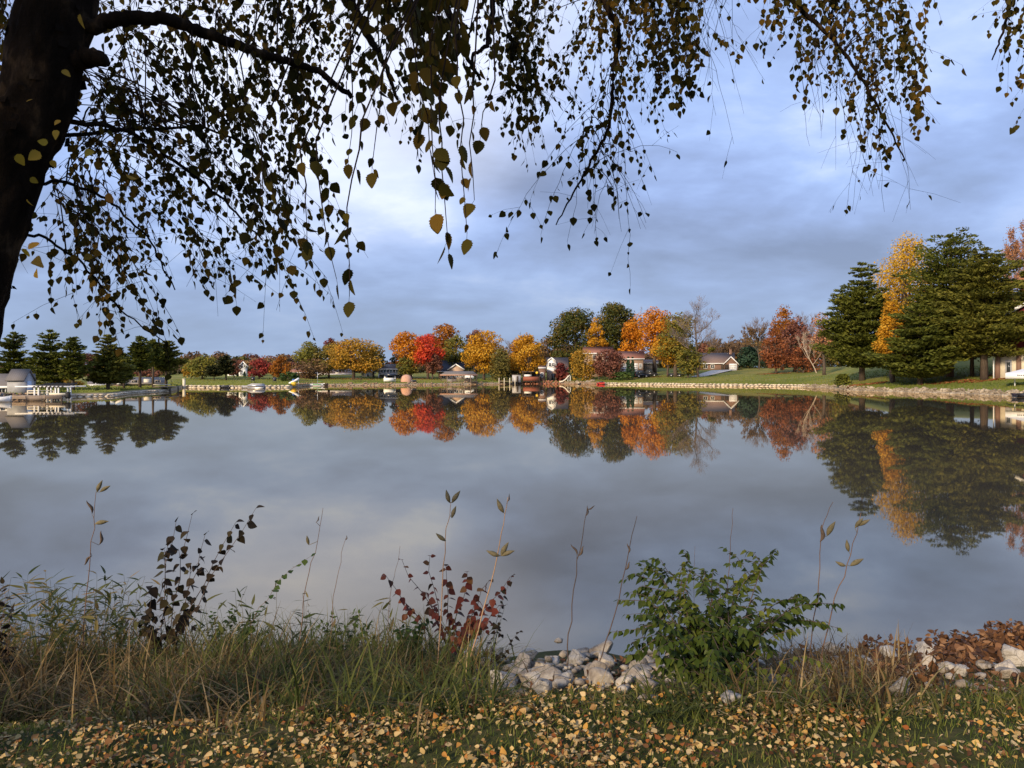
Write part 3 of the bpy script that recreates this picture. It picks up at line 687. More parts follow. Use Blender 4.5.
def house(px, D, wpx, eave, ridge, name, label, wall='tan', roof='greyroof', gable=False, depth=9.0, base=None, wins=(), doors=(), garages=(), chim=None, turn=0.0, trim='white', over=.4, lower=None, gambrel=False):
    """eave, ridge: picture heights; wins etc. in fractions of the front's width and height above the ground (m)"""
    p = on_ground(px, D)
    if base is not None: p[2] = CH - (base - HY) / F * D
    t = thing(name, label, 'house', tuple(p), face(p) + turn)
    W = wpx / F * D; he = CH - (eave - HY) / F * D - p[2]; hr = CH - (ridge - HY) / F * D - p[2]
    wm = MB()
    if gable:
        prof = [(-W/2, -.8), (W/2, -.8), (W/2, he)] + ([(W*.36, he + (hr-he)*.72)] if gambrel else []) + [(0, hr - .12)] + ([(-W*.36, he + (hr-he)*.72)] if gambrel else []) + [(-W/2, he)]
        wm.prism(prof, 0, depth)
        rm = MB(); 
        pts = [(-W/2 - over, he - over * (hr-he)/(W/2) * .8)] + ([(-W*.36 - .1, he + (hr-he)*.72)] if gambrel else []) + [(0, hr)] + ([(W*.36 + .1, he + (hr-he)*.72)] if gambrel else []) + [(W/2 + over, he - over * (hr-he)/(W/2) * .8)]
        for a, b in zip(pts[:-1], pts[1:]):
            rm.prism([a, b, (b[0], b[1] + .2), (a[0], a[1] + .2)], -over, depth + over)
        fm = MB()
        for a, b in zip(pts[:-1], pts[1:]): fm.prism([(a[0], a[1] - .12), (b[0], b[1] - .12), (b[0], b[1] + .22), (a[0], a[1] + .22)], -over - .1, -over - .003)
    else:
        wm.prism([(-W/2, -.8), (W/2, -.8), (W/2, he), (-W/2, he)], 0, depth)
        wm2 = [(0, he), (depth, he), (depth/2, hr - .1)]
        for x in (-W/2, W/2 - .15):
            V = [(x, a, b) for a, b in wm2] + [(x + .15, a, b) for a, b in wm2]
            wm.add(V, [(0,2,1), (3,4,5), (0,1,4,3), (1,2,5,4), (2,0,3,5)])
        rm = MB(); s = (hr - he) / (depth / 2)
        for sg in (0, 1):
            y0, z0 = (-over, he - over * s) if sg == 0 else (depth + over, he - over * s)
            V = []
            for x in (-W/2 - over, W/2 + over): V += [(x, y0, z0), (x, depth/2, hr), (x, depth/2, hr + .2), (x, y0, z0 + .2)]
            rm.add(V, [(0,1,2,3), (7,6,5,4), (0,4,5,1), (1,5,6,2), (2,6,7,3), (3,7,4,0)])
        fm = MB().box((0, -over - .06, he - over * s + .06), (W + 2 * over, .1, .24))
    wm.build('wall', M[wall], t); ro = rm.build('roof', M[roof], t); fm.build('fascia', M[trim], t)
    if lower:
        mat, hgt = lower; MB().box((0, -.06, hgt / 2 - .4), (W + .02, .1, hgt + .8)).build('lower_wall', M[mat], t)
    yo = -.12 if lower else -.003
    for x, z, w, h in wins: window(t, x * W, z, w, h, yo, trim)
    for x, w, h, m in doors: MB().box((x * W, yo - .04, h / 2), (w, .1, h)).box((x * W, yo - .02, h / 2 + .05), (w + .25, .1, h + .12)).build('door', M[m], t)
    for x, w, h in garages:
        g = MB()
        for k in range(4): g.box((x * W, yo - .05, h * (k + .5) / 4), (w, .08, h / 4 - .03))
        g.box((x * W, yo - .01, h / 2 + .06), (w + .3, .1, h + .14)); g.build('garage_door', M['white'], t)
    if chim:
        x, y, hh = chim; MB().box((x * W, y * depth, hr + hh / 2 - 1.2), (.8, .8, hh + 2.2)).box((x * W, y * depth, hr + hh - .08), (1, 1, .14)).build('chimney', M['brick'], ro)
    return t

def car(px, D, label, paint, L=4.7, Hh=1.75, kind='suv', turn=0.0, group=None, name='parked_car'):
    p = on_ground(px, D); t = thing(name, label, 'van' if kind == 'van' else 'car', tuple(p), face(p) + turn, group)
    l = L / 2; W = 1.85
    if kind == 'suv': prof = [(-l, .35), (l - .1, .35), (l, .6), (l - .05, .95), (l - 1.0, 1.08), (l - 1.55, Hh - .06), (l - 2.0, Hh), (-l + .55, Hh), (-l + .12, 1.1), (-l, .9)]; win = [(l - 1.1, 1.1), (l - 1.6, Hh - .14), (-l + .7, Hh - .14), (-l + .4, 1.1)]
    elif kind == 'van': prof = [(-l, .35), (l, .35), (l, 1.0), (l - .5, 1.2), (l - 1.1, Hh), (-l + .05, Hh), (-l, 1.0)]; win = [(l - .7, 1.25), (l - 1.2, Hh - .25), (-l + .6, Hh - .25), (-l + .6, 1.25)]
    else: prof = [(-l, .32), (l, .32), (l, .75), (l - 1.1, .92), (l - 1.9, Hh), (-l + 1.3, Hh), (-l + .3, .95), (-l, .85)]; win = [(l - 1.3, .94), (l - 1.95, Hh - .1), (-l + 1.4, Hh - .1), (-l + .7, .95)]
    MB().prism(prof, -W / 2, W / 2).build('body', M[paint], t)
    MB().prism(win, -W / 2 - .02, -W / 2 - .003).build('side_window', M['glass'], t); MB().prism(win, W / 2 + .003, W / 2 + .02).build('side_window', M['glass'], t)
    for x in (-l + .85, l - .9):
        for y in (-W / 2, W / 2):
            a = np.linspace(0, 2 * math.pi, 17)[:-1]
            wh = MB().prism([(x + .36 * math.cos(q), .36 + .36 * math.sin(q)) for q in a], y - .12, y + .12).build('wheel', M['black'], t)
            MB().prism([(x + .2 * math.cos(q), .36 + .2 * math.sin(q)) for q in a], y - .135, y + .135).build('rim', M['metal'], wh)
    for x, m in ((l + .005, 'white'), (-l - .005, 'redp')):
        for y in (-.65, .65): MB().box((x, y, .75), (.05, .35, .16)).build('headlight' if x > 0 else 'tail_light', M[m], t)

def stone_row(rng, mb, path, hgt, size, rows=3, jut=.25):
    """courses of rough stones along a shore path"""
    P = np.array(path); seg = np.linalg.norm(np.diff(P[:, :2], axis=0), axis=1); cum = np.concatenate([[0], np.cumsum(seg)])
    for r in range(rows):
        s = rng.uniform(0, size)
        while s < cum[-1]:
            x = np.interp(s, cum, P[:, 0]); y = np.interp(s, cum, P[:, 1])
            wd = size * rng.uniform(.7, 1.6); hh = hgt / rows * rng.uniform(.8, 1.2)
            rock_into(rng, mb, (x, y + r * jut + rng.uniform(-.08, .08), hgt * (r + .45) / rows - .08), (wd * .55, size * .5, hh * .62), low=True)
            s += wd * .95
ICO = {}
def ico(sub):
    if sub not in ICO:
        import bmesh
        bm = bmesh.new(); bmesh.ops.create_icosphere(bm, subdivisions=sub, radius=1)
        bm.verts.ensure_lookup_table()
        ICO[sub] = (np.array([v.co[:] for v in bm.verts]), np.array([[v.index for v in f.verts] for f in bm.faces])); bm.free()
    return ICO[sub]
def rock_into(rng, mb, c, s, low=False, planes=13, rz=None):
    V, Fa = ico(1 if low else 3); V = V.copy()
    for _ in range(planes if not low else 5):
        n = unit(rng.normal(size=3)); d = rng.uniform(.42, .78)
        V -= np.maximum(0, V @ n - d)[:, None] * n
    if not low:
        for k, a in ((2.3, .03), (7.1, .022), (15, .014)):
            ph = rng.uniform(0, 6, 3); V *= 1 + a * (np.sin(V[:, :1] * k + ph[0]) * np.sin(V[:, 1:2] * k + ph[1]) + np.sin(V[:, 2:] * k + ph[2]) * .6)
    a = rng.uniform(0, 6.28) if rz is None else rz; ca, sa = math.cos(a), math.sin(a)
    tl = rng.uniform(-.3, .3); ct, st = math.cos(tl), math.sin(tl)
    V = V @ np.array([[ca, sa, 0], [-sa, ca, 0], [0, 0, 1]]); V = V @ np.array([[1, 0, 0], [0, ct, st], [0, -st, ct]])
    mb.add(V * np.array(s) + np.array(c), Fa)

def shore_path(px0, px1, n=40, off=0.0):
    out = []
    for px in np.linspace(px0, px1, n):
        D = shore_D(px) + off; out.append(((px - 512) / F * D, D))
    return out

def build_far():
    far_mats(); rng = np.random.default_rng(5)
    # ---- banks
    for a, b, hgt, size, rows, nm, lab, mt in ((44, 171, .42, .7, 2, 'stone_seawall', 'low cream stone wall along the left bank', 'stone'),
            (186, 291, .6, .9, 2, 'stone_seawall', 'low pale stone edge below the cove lawn', 'stone'),
            (604, 806, .62, .8, 2, 'stone_seawall', 'long straight cream stone wall below the green lawn', 'stone'),
            (521, 560, 1.0, .7, 3, 'retaining_wall', 'red brown retaining wall at the water below the white gabled house', 'redstone')):
        mb = MB(); stone_row(rng, mb, shore_path(a, b, 50, -.25), hgt, size, rows)
        tag(mb.build(nm, M[mt]), lab, 'wall')
    mb = MB()
    for px in np.arange(800, 1130, .9):
        for k in range(5):
            D = shore_D(px) + rng.uniform(-.6, .7); x = (px + rng.uniform(-.6, .6) - 512) / F * D; s = rng.uniform(.12, .3)
            rock_into(rng, mb, (x, D, max(.02, float(far_h(np.float64(x), np.float64(D))) + rng.uniform(-.02, .16))), (s * 1.2, s, s * .8), low=True)
    tag(mb.build('bank_rocks', M['rip']), 'band of loose pale stones lining the right bank', kind='stuff')
    mb = MB()
    for a, b, dens in ((296, 400, 1), (400, 520, 1), (560, 606, 4), (-250, 40, 2)):
        for px in np.arange(a, b, 1.0):
            for k in range(dens):
                D = shore_D(px) + rng.uniform(-.4, .9); x = (px + rng.uniform(-.6, .6) - 512) / F * D; s = rng.uniform(.12, .34)
                rock_into(rng, mb, (x, D, max(.02, float(far_h(np.float64(x), np.float64(D))) + .05)), (s * 1.2, s, s * .8), low=True)
    tag(mb.build('shore_stones', M['brownstone']), 'scattered brown stones along the far waterline', kind='stuff')
    mb = MB()                                                   # orange needles and leaves fallen under the trees on the right bank
    for px, D, w, dpt, n in ((862, 125, 8, 3.5, 1500), (950, 114, 7.5, 3.2, 1700), (985, 111, 7, 3, 1500), (1000, 117, 5, 2.5, 800), (640, 205, 14, 5, 500), (415, 204, 14, 5, 500), (775, 200, 9, 4, 500), (350, 197, 16, 5, 400)):
        c = on_ground(px, D); a = rng.uniform(0, 6.28, n); q = np.sqrt(rng.uniform(0, 1, n)) * (1 + .15 * np.sin(a * 5))
        x = c[0] + np.cos(a) * q * w / 2; y = c[1] + np.sin(a) * q * dpt / 2
        z = np.maximum(near_h(x, y), far_h(x, y)) + rng.uniform(.02, .06, n)
        mb.quads(flakes(rng, np.stack([x, y, z], 1), rng.normal(size=(n, 3)) * .25 + np.array([0, 0, 1]), rng.uniform(.2, .45, n)))
    tag(mb.build('fallen_leaves', M['mulch']), 'orange leaf litter lying under the far trees', kind='stuff')
    # a lawn seen edge-on still shows its blades
    mb = MB(); n = 26000
    px = rng.uniform(-60, 1120, n); D = shore_D(px) + 1.0 + 34 * rng.uniform(0, 1, n) ** 1.8
    x = (px - 512) / F * D; z = np.maximum(near_h(x, D), far_h(x, D))
    P = np.stack([x, D, z], 1); w = rng.uniform(.05, .14, (n, 1)); h = rng.uniform(.06, .2, (n, 1)); e = np.array([1.0, 0, 0]); u = np.array([0, 0, 1.0])
    lean = rng.normal(size=(n, 3)) * .05
    mb.quads(np.stack([P - e * w, P + e * w, P + u * h + lean], 1))
    M['turf'] = foliage('turf_blades', [(.09,.13,.022), (.16,.19,.038), (.25,.23,.055)], .3, nscale=.05, isl=.4)
    tag(mb.build('grass', M['turf']), 'mown grass on the lawns round the lake', kind='stuff')

    # ---- left bank
    house(16, 86, 31, 386.5, 375.5, 'boathouse', 'small taupe boathouse with a grey shingle roof at the left dock', 'taupe', 'greyroof', depth=3.2, base=403, wins=((-.38, 1.45, .7, .55),), over=.15)
    p = on_ground(29, 85)
    b = thing('boathouse_annex', 'pale grey gable end with a light blue door beside the taupe boathouse', 'shed', (p[0], p[1], .3), face(p) + .9)
    MB().prism([(-.75, 0), (.75, 0), (.75, 1.75), (0, 2.75), (-.75, 1.75)], 0, 2).build('wall', M['canvas'], b)
    r = MB()
    for s in (-1, 1): r.prism([(0, 2.8), (s * .95, 1.6), (s * .95, 1.72), (0, 2.94)][::s], -.15, 2.1)
    r.build('roof', M['greyroof'], b); MB().box((0, -.03, .85), (.62, .08, 1.5)).build('door', M['bluedoor'], b)
    D = 80; x0, x1 = at(17, 0, D)[0], at(76, 0, D)[0]; xc = (x0 + x1) / 2
    t = thing('dock_pergola', 'long white beamed pergola over the dock beside the boathouse', 'pergola', (xc, D, 0))
    zb = CH - (386.6 - HY) / F * D; xl = [at(q, 0, D)[0] - xc for q in (34.5, 38.5, 55.5, 58.5)]
    MB().box((-.2, 0, zb), (x1 - x0, .12, .13)).build('beam', M['white'], t); MB().box((-.2, 2.2, zb), (x1 - x0, .12, .13)).build('beam', M['white'], t)
    for x in xl:
        for y in (0, 2.2): MB().box((x, y, zb / 2 - .3), (.11, .11, zb + .46)).build('post', M['white'], t)
    for k in range(8): MB().box((-1.2 + k * .42, 1.1, zb + .13), (.08, 2.9, .14), rx=.12).build('rafter', M['darkwood'], t)
    t = thing('dock', 'low wooden dock with pale railings under the white pergola', 'dock', (xc, D - .6, 0))
    MB().box((.1, 0, .42), (x1 - x0 - 1.2, 2.6, .16)).box((.1, -1.25, .28), (x1 - x0 - 1.2, .08, .2)).build('deck', M['wood'], t)
    MB().box((-.9, 1.1, .95), (2.8, .08, .1)).box((-.9, 1.1, .72), (2.8, .08, .1)).box((-2.25, 1.1, .7), (.1, .1, .6)).box((.45, 1.1, .7), (.1, .1, .6)).build('railing', M['cream'], t)
    for k in range(7): MB().box((-2.6 + k * .87, -1.2, 0), (.13, .13, 1.0)).build('post', M['darkwood'], t)
    MB().box((1.25, .6, .62), (1.7, .5, .22)).build('bench', M['cream'], t)
    q = at(68, 399, 79); t = thing('barrel', 'black barrel standing on the end of the left dock', 'barrel', (q[0], q[1], .2))
    MB().lathe([(0, 0), (.22, 0), (.25, .2), (.25, .38), (.23, .6), (0, .62)], (0, 0, 0)).build('body', M['black'], t); MB().lathe([(.235, .6), (.26, .62), (.26, .66), (0, .67)], (0, 0, 0)).build('lid', M['darkcar'], t)
    q = at(36, 0, 78)
    boat((q[0], q[1], 0), 1.7, .4, 'rowing_boat', 'small tan boat moored in front of the low wooden dock', 'wood', rz=.1)
    q = at(0, 0, 75); boat((q[0], q[1], 0), 2.0, .8, 'runabout_boat', 'white runabout at the left edge below the boathouse window', 'white', rz=.3, shield=True)
    house(115.5, 122, 14, 383, 379, 'tan_cottage', 'little tan cottage whose gable shows between the left bank pines', 'tanbrick', 'greyroof', gable=True, depth=7, base=388.6, wins=((-.18, 1.1, .5, .6), (.2, 1.1, .5, .6)), over=.3)
    house(140, 130, 46, 383.5, 378.5, 'ranch_house', 'long grey roofed house behind the left bank pine trunks', 'tan', 'greyroof', depth=8, base=388.5, wins=((-.34, 1.0, .9, .6), (-.1, 1.0, .9, .6), (.35, 1.0, .8, .6)), doors=((.14, .8, 1.5, 'cream'),), trim='tan')
    house(98, 126, 14, 385, 381, 'grey_cottage', 'tiny grey cottage left of the tan gabled cottage', 'taupe', 'greyroof', depth=6, base=389, wins=((0, .9, .6, .5),))
    D = 119; q = at(172, 0, D); t = thing('pier', 'small wooden pier at the tip of the left bank', 'pier', (q[0], q[1] - 2, 0))
    MB().box((0, 0, .72), (2.6, 3, .14)).build('deck', M['wood'], t)
    for a in (-1.2, 0, 1.2):
        for b2 in (-1.4, 1.4): MB().box((a, b2, .1), (.14, .14, 1.4)).build('post', M['darkwood'], t)
    MB().box((0, -1.4, 1.05), (2.6, .08, .12)).build('railing', M['cream'], t)
    q = at(184, 0, 148); t = thing('mooring_post', 'pale mooring post beyond the small wooden pier', 'post', (q[0], q[1], 0)); MB().box((0, 0, .4), (.4, .4, 2.4)).box((0, 0, 1.65), (.5, .5, .12)).build('post_shaft', M['cream'], t)
    # ---- the cove
    house(243, 196, 8, 366.5, 362, 'white_house', 'white two storey house between the scruffy pines and the crimson maple', 'white', 'brownroof', gable=True, depth=8, base=378, wins=((-.22, 1.3, .5, .9), (.22, 1.3, .5, .9), (-.2, 3.0, .5, .7), (.2, 3.0, .5, .7)), over=.3)
    house(234, 198, 12, 373, 369, 'white_wing', 'low white wing with dark windows beside the white two storey house', 'white', 'brownroof', depth=7, base=378, wins=((-.25, 1.0, .8, .7), (.2, 1.0, .8, .7)), over=.3)
    house(300, 196, 30, 372.5, 368.5, 'red_roofed_house', 'low house with a red brown roof behind the green shrub bank', 'brick', 'redroof', depth=9, base=379, wins=((-.3, 1.2, 1.0, .7), (.1, 1.2, 1.0, .7)))
    for x, l in ((237.5, 'left one of the two dark columnar evergreens before the white house'), (244.5, 'right one of the two dark columnar evergreens before the white house')):
        plant_tree('leaf', x, 190, 371.6, 2.6, 'arborvitae', l, 'spruce', shape='oval', cb=0, dens=10, nl=14, group='columnar evergreens at the white house')
    q = at(256.5, 0, 143); t = thing('pontoon_boat', 'grey pontoon boat with a canvas cover moored below the crimson maple', 'boat', (q[0], q[1], 0), .05); t.scale = (.8, .8, .75)
    for y in (-.8, .8): MB().tube([(-1.8, y, .12), (1.4, y, .12), (1.75, y, .2), (1.95, y, .36)], [.22, .22, .17, .04], 8).build('pontoon', M['metal'], t)
    MB().box((0, 0, .36), (3.6, 2, .1)).build('deck', M['wood'], t); MB().box((0, -.97, .62), (3.5, .05, .4)).box((0, .97, .62), (3.5, .05, .4)).box((1.75, 0, .62), (.05, 1.9, .4)).box((-1.75, 0, .62), (.05, 1.9, .4)).build('rail_panel', M['metal'], t)
    MB().prism([(-1.75, .84), (1.75, .84), (1.3, 1.1), (-.9, 1.16)], -.95, .95).build('cover', M['canvas'], t); MB().box((-1.95, 0, .4), (.25, .4, .7)).build('motor', M['black'], t)
    q = at(246, 0, 143); boat((q[0], q[1], 0), 1.4, .5, 'rowing_boat', 'little grey dinghy tied beside the grey pontoon boat', 'canvas')
    q = at(225, 0, 145); boat((q[0], q[1], 0), 1.8, .5, 'rowing_boat', 'dark dinghy drawn up at the cove edge', 'darkcar')
    for x, l in ((253, 'dark lawn chair straight above the pontoon boat'), (274.6, 'dark lawn chair between the pontoon boat and the yellow slide')):
        p = on_ground(x, 157); t = thing('lawn_chair', l, 'chair', tuple(p), face(p), 'lawn chairs on the cove lawn')
        MB().box((0, 0, .42), (.7, .6, .08)).build('seat', M['darkcar'], t); MB().box((0, .3, .8), (.7, .08, .75), rx=-.2).build('backrest', M['darkcar'], t)
        for a in (-.3, .3):
            for b2 in (-.25, .25): MB().box((a, b2, .2), (.06, .06, .42)).build('leg', M['darkcar'], t)
    p = on_ground(294, 154); t = thing('water_slide', 'yellow and white water slide with a blue top at the cove edge', 'slide', (p[0], p[1], .2), face(p)); t.scale = (.72, .72, .72)
    MB().box((-.1, -.5, .55), (1.25, 1.0, 1.1)).build('yellow_base', M['yellowp'], t)
    MB().tube([(-1.3, -.4, .7), (-.4, -.2, 1.15), (.5, 0, 1.6), (1.3, .1, 2.1)], .3, 8).build('chute', M['white'], t); MB().lathe([(.0, 2.0), (.42, 2.0), (.36, 2.35), (0, 2.5)], (-.1, .1, -.5), 10).build('blue_top', M['bluep'], t)
    for a in (.3, 1.2): MB().box((a, .3, .9), (.12, .12, 1.9)).build('leg', M['white'], t)
    q = at(317.5, 0, 166); t = boat((q[0], q[1], 0), 3.0, .55, 'sailboat', 'small green and white sailboat with a bare mast before the gold trees', 'white', rz=.05)
    MB().tube([(0, 0, .4), (0, 0, 3.0)], .05, 6).build('mast', M['metal'], t); MB().tube([(0, 0, .95), (1.0, 0, 1.0)], .05, 5).build('boom', M['greenp'], t); MB().box((0, -.52, .36), (1.8, .05, .16)).build('stripe', M['greenp'], t)
    q = at(325, 0, 166.5); boat((q[0], q[1], 0), 1.3, .6, 'rowing_boat', 'dark rowing boat beside the small sailboat', 'darkwood', rz=.4)
    # ---- gold and orange group
    house(333, 226, 34, 374, 369.5, 'tan_house', 'tan house almost hidden behind the gold trees', 'tanbrick', 'brownroof', depth=9, base=379, wins=((-.35, 1.1, .7, .9), (-.1, 1.1, .7, .9), (.3, 1.1, .7, .9)), doors=((.12, .8, 1.8, 'cream'),))
    house(368, 214, 13, 373, 369, 'pale_cottage', 'pale cottage between the largest gold tree and the blue grey house', 'cream', 'greyroof', gable=True, depth=7, base=380, wins=((0, 1.2, .7, .8),))
    t = house(391, 206, 25, 369, 364.5, 'blue_grey_house', 'two storey blue grey house with a pale balcony left of the orange tree', 'bluegrey', 'greyroof', depth=9, base=381, wins=((-.36, 2.6, .8, .8), (-.12, 2.6, .8, .8), (.12, 2.6, .8, .8), (.36, 2.6, .8, .8), (.38, .9, .8, .9)), lower=('taupe', 1.65), doors=((-.05, .9, 1.4, 'glass'),))
    MB().box((0, -.9, 1.75), (6.6, 1.6, .12)).build('balcony', M['white'], t); MB().box((0, -1.68, 2.2), (6.6, .06, .08)).box((0, -1.68, 1.95), (6.6, .05, .3)).build('railing', M['canvas'], t)
    for a in (-3.2, -1.1, 1.1, 3.2): MB().box((a, -1.66, .85), (.14, .14, 1.8)).build('post', M['white'], t)
    p = on_ground(390, 180); t = thing('boat_lift', 'white boat lift with a dark canopy below the blue grey house', 'lift', tuple(p), face(p))
    for a in (-1.15, 1.15): MB().box((a, 0, .8), (.3, .3, 2.0)).build('post', M['white'], t)
    MB().prism([(-1.5, 1.5), (1.5, 1.5), (1.2, 2.0), (-1.2, 2.0)], -1, 1).build('canopy', M['navy'], t); MB().box((-.3, 0, .62), (2.3, 1.5, .8)).build('hull', M['white'], t)
    p = on_ground(357, 183); t = thing('picnic_table', 'dark picnic table on the bank beside the gold tree trunk', 'table', tuple(p), face(p))
    MB().box((0, 0, .8), (2.6, .8, .1)).build('tabletop', M['darkwood'], t)
    for s in (-1, 1): MB().box((0, s * .75, .48), (2.6, .3, .08)).build('bench', M['darkwood'], t); MB().box((s * .9, 0, .38), (.1, 1.5, .76)).build('leg', M['darkwood'], t)
    p = on_ground(406.5, 181); t = thing('covered_boat', 'rounded tan tarpaulin over a boat below the big orange tree', 'boat', tuple(p), face(p))
    MB().lathe([(1.35, .1), (1.3, .8), (1.0, 1.45), (.5, 1.75), (0, 1.85)], (0, 0, 0), 14).build('tarpaulin', M['tarp'], t, True); MB().box((1.5, -.2, .3), (1.6, 1.2, .5)).build('hull', M['darkcar'], t)
    house(451, 212, 25, 371, 361, 'dark_roofed_house', 'tan brick house with a dark slate roof behind the pavilion', 'tanbrick', 'darkroof', depth=9, base=382, wins=((-.3, 1.4, .9, .9),))
    house(456, 207, 15, 369.5, 364.5, 'tan_garage', 'tan gabled front with dark windows before the dark slate roof', 'pinktan', 'greyroof', gable=True, depth=4.5, base=382, wins=((-.25, 1.8, 1.0, .8), (.05, 1.8, 1.0, .8), (.32, 1.8, .8, .8)), over=.3)
    p0 = at(459, 0, 190); t = thing('lakeside_pavilion', 'low grey roofed boat pavilion on posts at the water', 'pavilion', (p0[0], p0[1], 0), face(p0))
    V = [(-4.6, -1.6, 2.35), (4.6, -1.6, 2.35), (4.6, 3, 2.35), (-4.6, 3, 2.35), (-3.2, .6, 3.25), (3.4, .6, 3.25)]
    MB().add(V, [(0,1,5,4), (1,2,5), (2,3,4,5), (3,0,4), (3,2,1,0)]).build('roof', M['greyroof'], t); MB().box((0, -1.62, 2.3), (9.3, .1, .22)).build('fascia', M['tarp'], t)
    for k in range(7):
        for y in (-1.4, 2.8): MB().box((-4.3 + k * 1.43, y, 1.0), (.16, .16, 2.6)).build('post', M['wood' if k % 2 else 'darkwood'], t)
    MB().box((0, .4, .6), (9.0, 4, .15)).build('deck', M['wood'], t)
    MB().box((0, -1.5, 1.25), (8.6, .06, .08)).box((0, -1.5, .95), (8.6, .06, .08)).build('railing', M['wood'], t); MB().box((-1.8, .9, 1.2), (2.4, 1.2, 1.0)).build('stored_boat', M['canvas'], t); MB().box((2.2, .9, 1.1), (1.8, 1.2, .8)).build('storage_box', M['darkwood'], t)
    car(469, 203, 'white van parked right of the dark roofed house', 'white', 2.6, 1.7, 'van', name='parked_van')
    # ---- landing below the white gabled house
    house(551.5, 205, 9.5, 368, 358, 'white_gabled_house', 'house with a white barn shaped gable over a brick lower storey', 'white', 'brownroof', gable=True, gambrel=True, depth=8, base=381, wins=((-.15, 4.3, .8, .9), (.2, 4.3, .8, .9)), lower=('tanbrick', 2.6), doors=((.2, .8, 1.9, 'glass'),), over=.2)
    house(557, 209, 20, 368.5, 358, 'brown_wing', 'brown roofed wing behind the white barn shaped gable', 'tanbrick', 'brownroof', depth=7, base=381)
    p0 = at(531, 0, 198.5); t = thing('boat_shelter', 'dark boat shelter with red brown boards beneath the amber tree', 'shelter', (p0[0], p0[1], 0), face(p0))
    MB().box((0, 0, 3.1), (4.6, 3, .14)).build('roof', M['darkroof'], t)
    for a in (-2.1, 0, 2.1):
        for y in (-1.3, 1.3): MB().box((a, y, 1.5), (.16, .16, 3.2)).build('post', M['darkwood'], t)
    MB().box((0, -1.35, 1.35), (4.0, .08, 1.0)).build('panel', M['redwood'], t); MB().box((0, 1.3, 1.8), (4.0, .08, 2.4)).build('back_wall', M['darkwood'], t); MB().box((0, 0, .7), (4.4, 3, .14)).build('deck', M['darkwood'], t)
    MB().box((-.8, -.6, 2.15), (2.0, .6, .5)).build('stored_boat', M['white'], t)
    p0 = at(516.5, 0, 197.5); t = thing('boat_house', 'little pale grey shed with a dark stripe left of the boat shelter', 'shed', (p0[0], p0[1], .3), face(p0))
    MB().box((0, 0, 1.1), (2.2, 2, 1.9)).build('wall', M['canvas'], t); MB().box((0, -.05, 2.12), (2.4, 2.3, .14)).build('roof', M['darkwood'], t); MB().box((.25, -1.03, .95), (.5, .06, 1.5)).build('door', M['darkwood'], t)
    p0 = at(507, 0, 195); t = thing('dock', 'short grey dock on pale posts below the weeping tree', 'dock', (p0[0], p0[1], 0), face(p0))
    MB().box((0, 0, .75), (4.4, 2, .14)).build('deck', M['wood'], t)
    for a in (-2, -.7, .7, 2): MB().box((a, -.95, .6), (.17, .17, 1.9)).build('post', M['cream'], t)
    p0 = at(537, 0, 196.5); t = thing('marker_buoy', 'bright yellow ball hung on a post at the boat shelter', 'buoy', (p0[0], p0[1], .4))
    MB().tube([(0, 0, -.3), (0, 0, 2.2)], .06, 6).build('post', M['darkwood'], t)
    V, Fa = ico(2); MB().add(V * .36 + np.array([0, 0, 2.45]), Fa).build('ball', M['yellowp'], t, True)
    house(542, 201, 6.5, 368, 366.3, 'brick_tower', 'narrow brown brick block left of the white barn shaped gable', 'brick', 'brownroof', depth=3, base=381, wins=((0, 1.6, .6, 1.0),), over=.15)
    p0 = at(567, 0, 198.5); t = thing('water_slide', 'white curved water slide on the rocky landing', 'slide', (p0[0], p0[1], .3), face(p0)); t.scale = (.8, .8, .8)
    MB().tube([(-2.4, -.6, .3), (-1.4, -.4, .45), (-.5, 0, 1.0), (.3, .2, 1.9), (.9, .3, 2.4)], .22, 8).build('chute', M['cream'], t)
    for a in (.2, 1.1): MB().box((a, .4, 1.1), (.12, .12, 2.3)).build('ladder_rail', M['white'], t)
    for k in range(5): MB().box((.65, .4, .4 + k * .4), (.8, .1, .07)).build('rung', M['white'], t)
    p0 = at(601, 0, 187.5); t = boat((p0[0], p0[1], 0), 1.9, .6, 'paddle_boat', 'red paddle boat at the left end of the long cream wall', 'redp', rz=.2); MB().box((.1, 0, .62), (.7, .7, .35)).build('seat', M['darkcar'], t)
    for i, (a, w2, h2, l) in enumerate(((587, 2.0, 1.3, 'large brown boulder on the rocky landing nearest the golden weeping tree'), (592.5, 2.2, 1.5, 'largest brown boulder in the middle of the rocky landing'), (577, 1.3, 1.1, 'pale squat boulder at the foot of the white water slide'), (597, 1.4, 1.0, 'brown boulder next to the red paddle boat'))):
        p0 = on_ground(a, 195); mb = MB(); rock_into(np.random.default_rng(80 + i), mb, (0, 0, h2 * .3), (w2 / 2, .8, h2 / 2)); o = mb.build('boulder', M['rip'], None, True); o.location = (p0[0], p0[1] - 1.5, .1 + .3 * (i == 1)); tag(o, l, 'boulder', 'boulders on the rocky landing')
    # ---- brick house and its drive
    house(598, 216, 28, 353, 347, 'brick_house', 'upper part of the brick house with a red roof left of the maroon tree', 'tanbrick', 'redroof', depth=8, base=377, wins=((-.12, 5.6, .9, 1.3), (.3, 5.4, 1.0, 1.2), (-.3, 2.6, .9, 1.2)))
    house(630, 207, 26, 358.5, 351.5, 'garage_wing', 'garage wing with a red brown roof behind the arborvitae', 'tanbrick', 'redroof', depth=8, base=372, garages=((-.22, 1.5, 2.2), (.17, 1.5, 2.2)), wins=((.4, 1.6, .7, 1.0),))
    house(649, 232, 16, 363, 360, 'grey_garage', 'grey roofed garage behind the parked black cars', 'taupe', 'brownroof', depth=7, base=370)
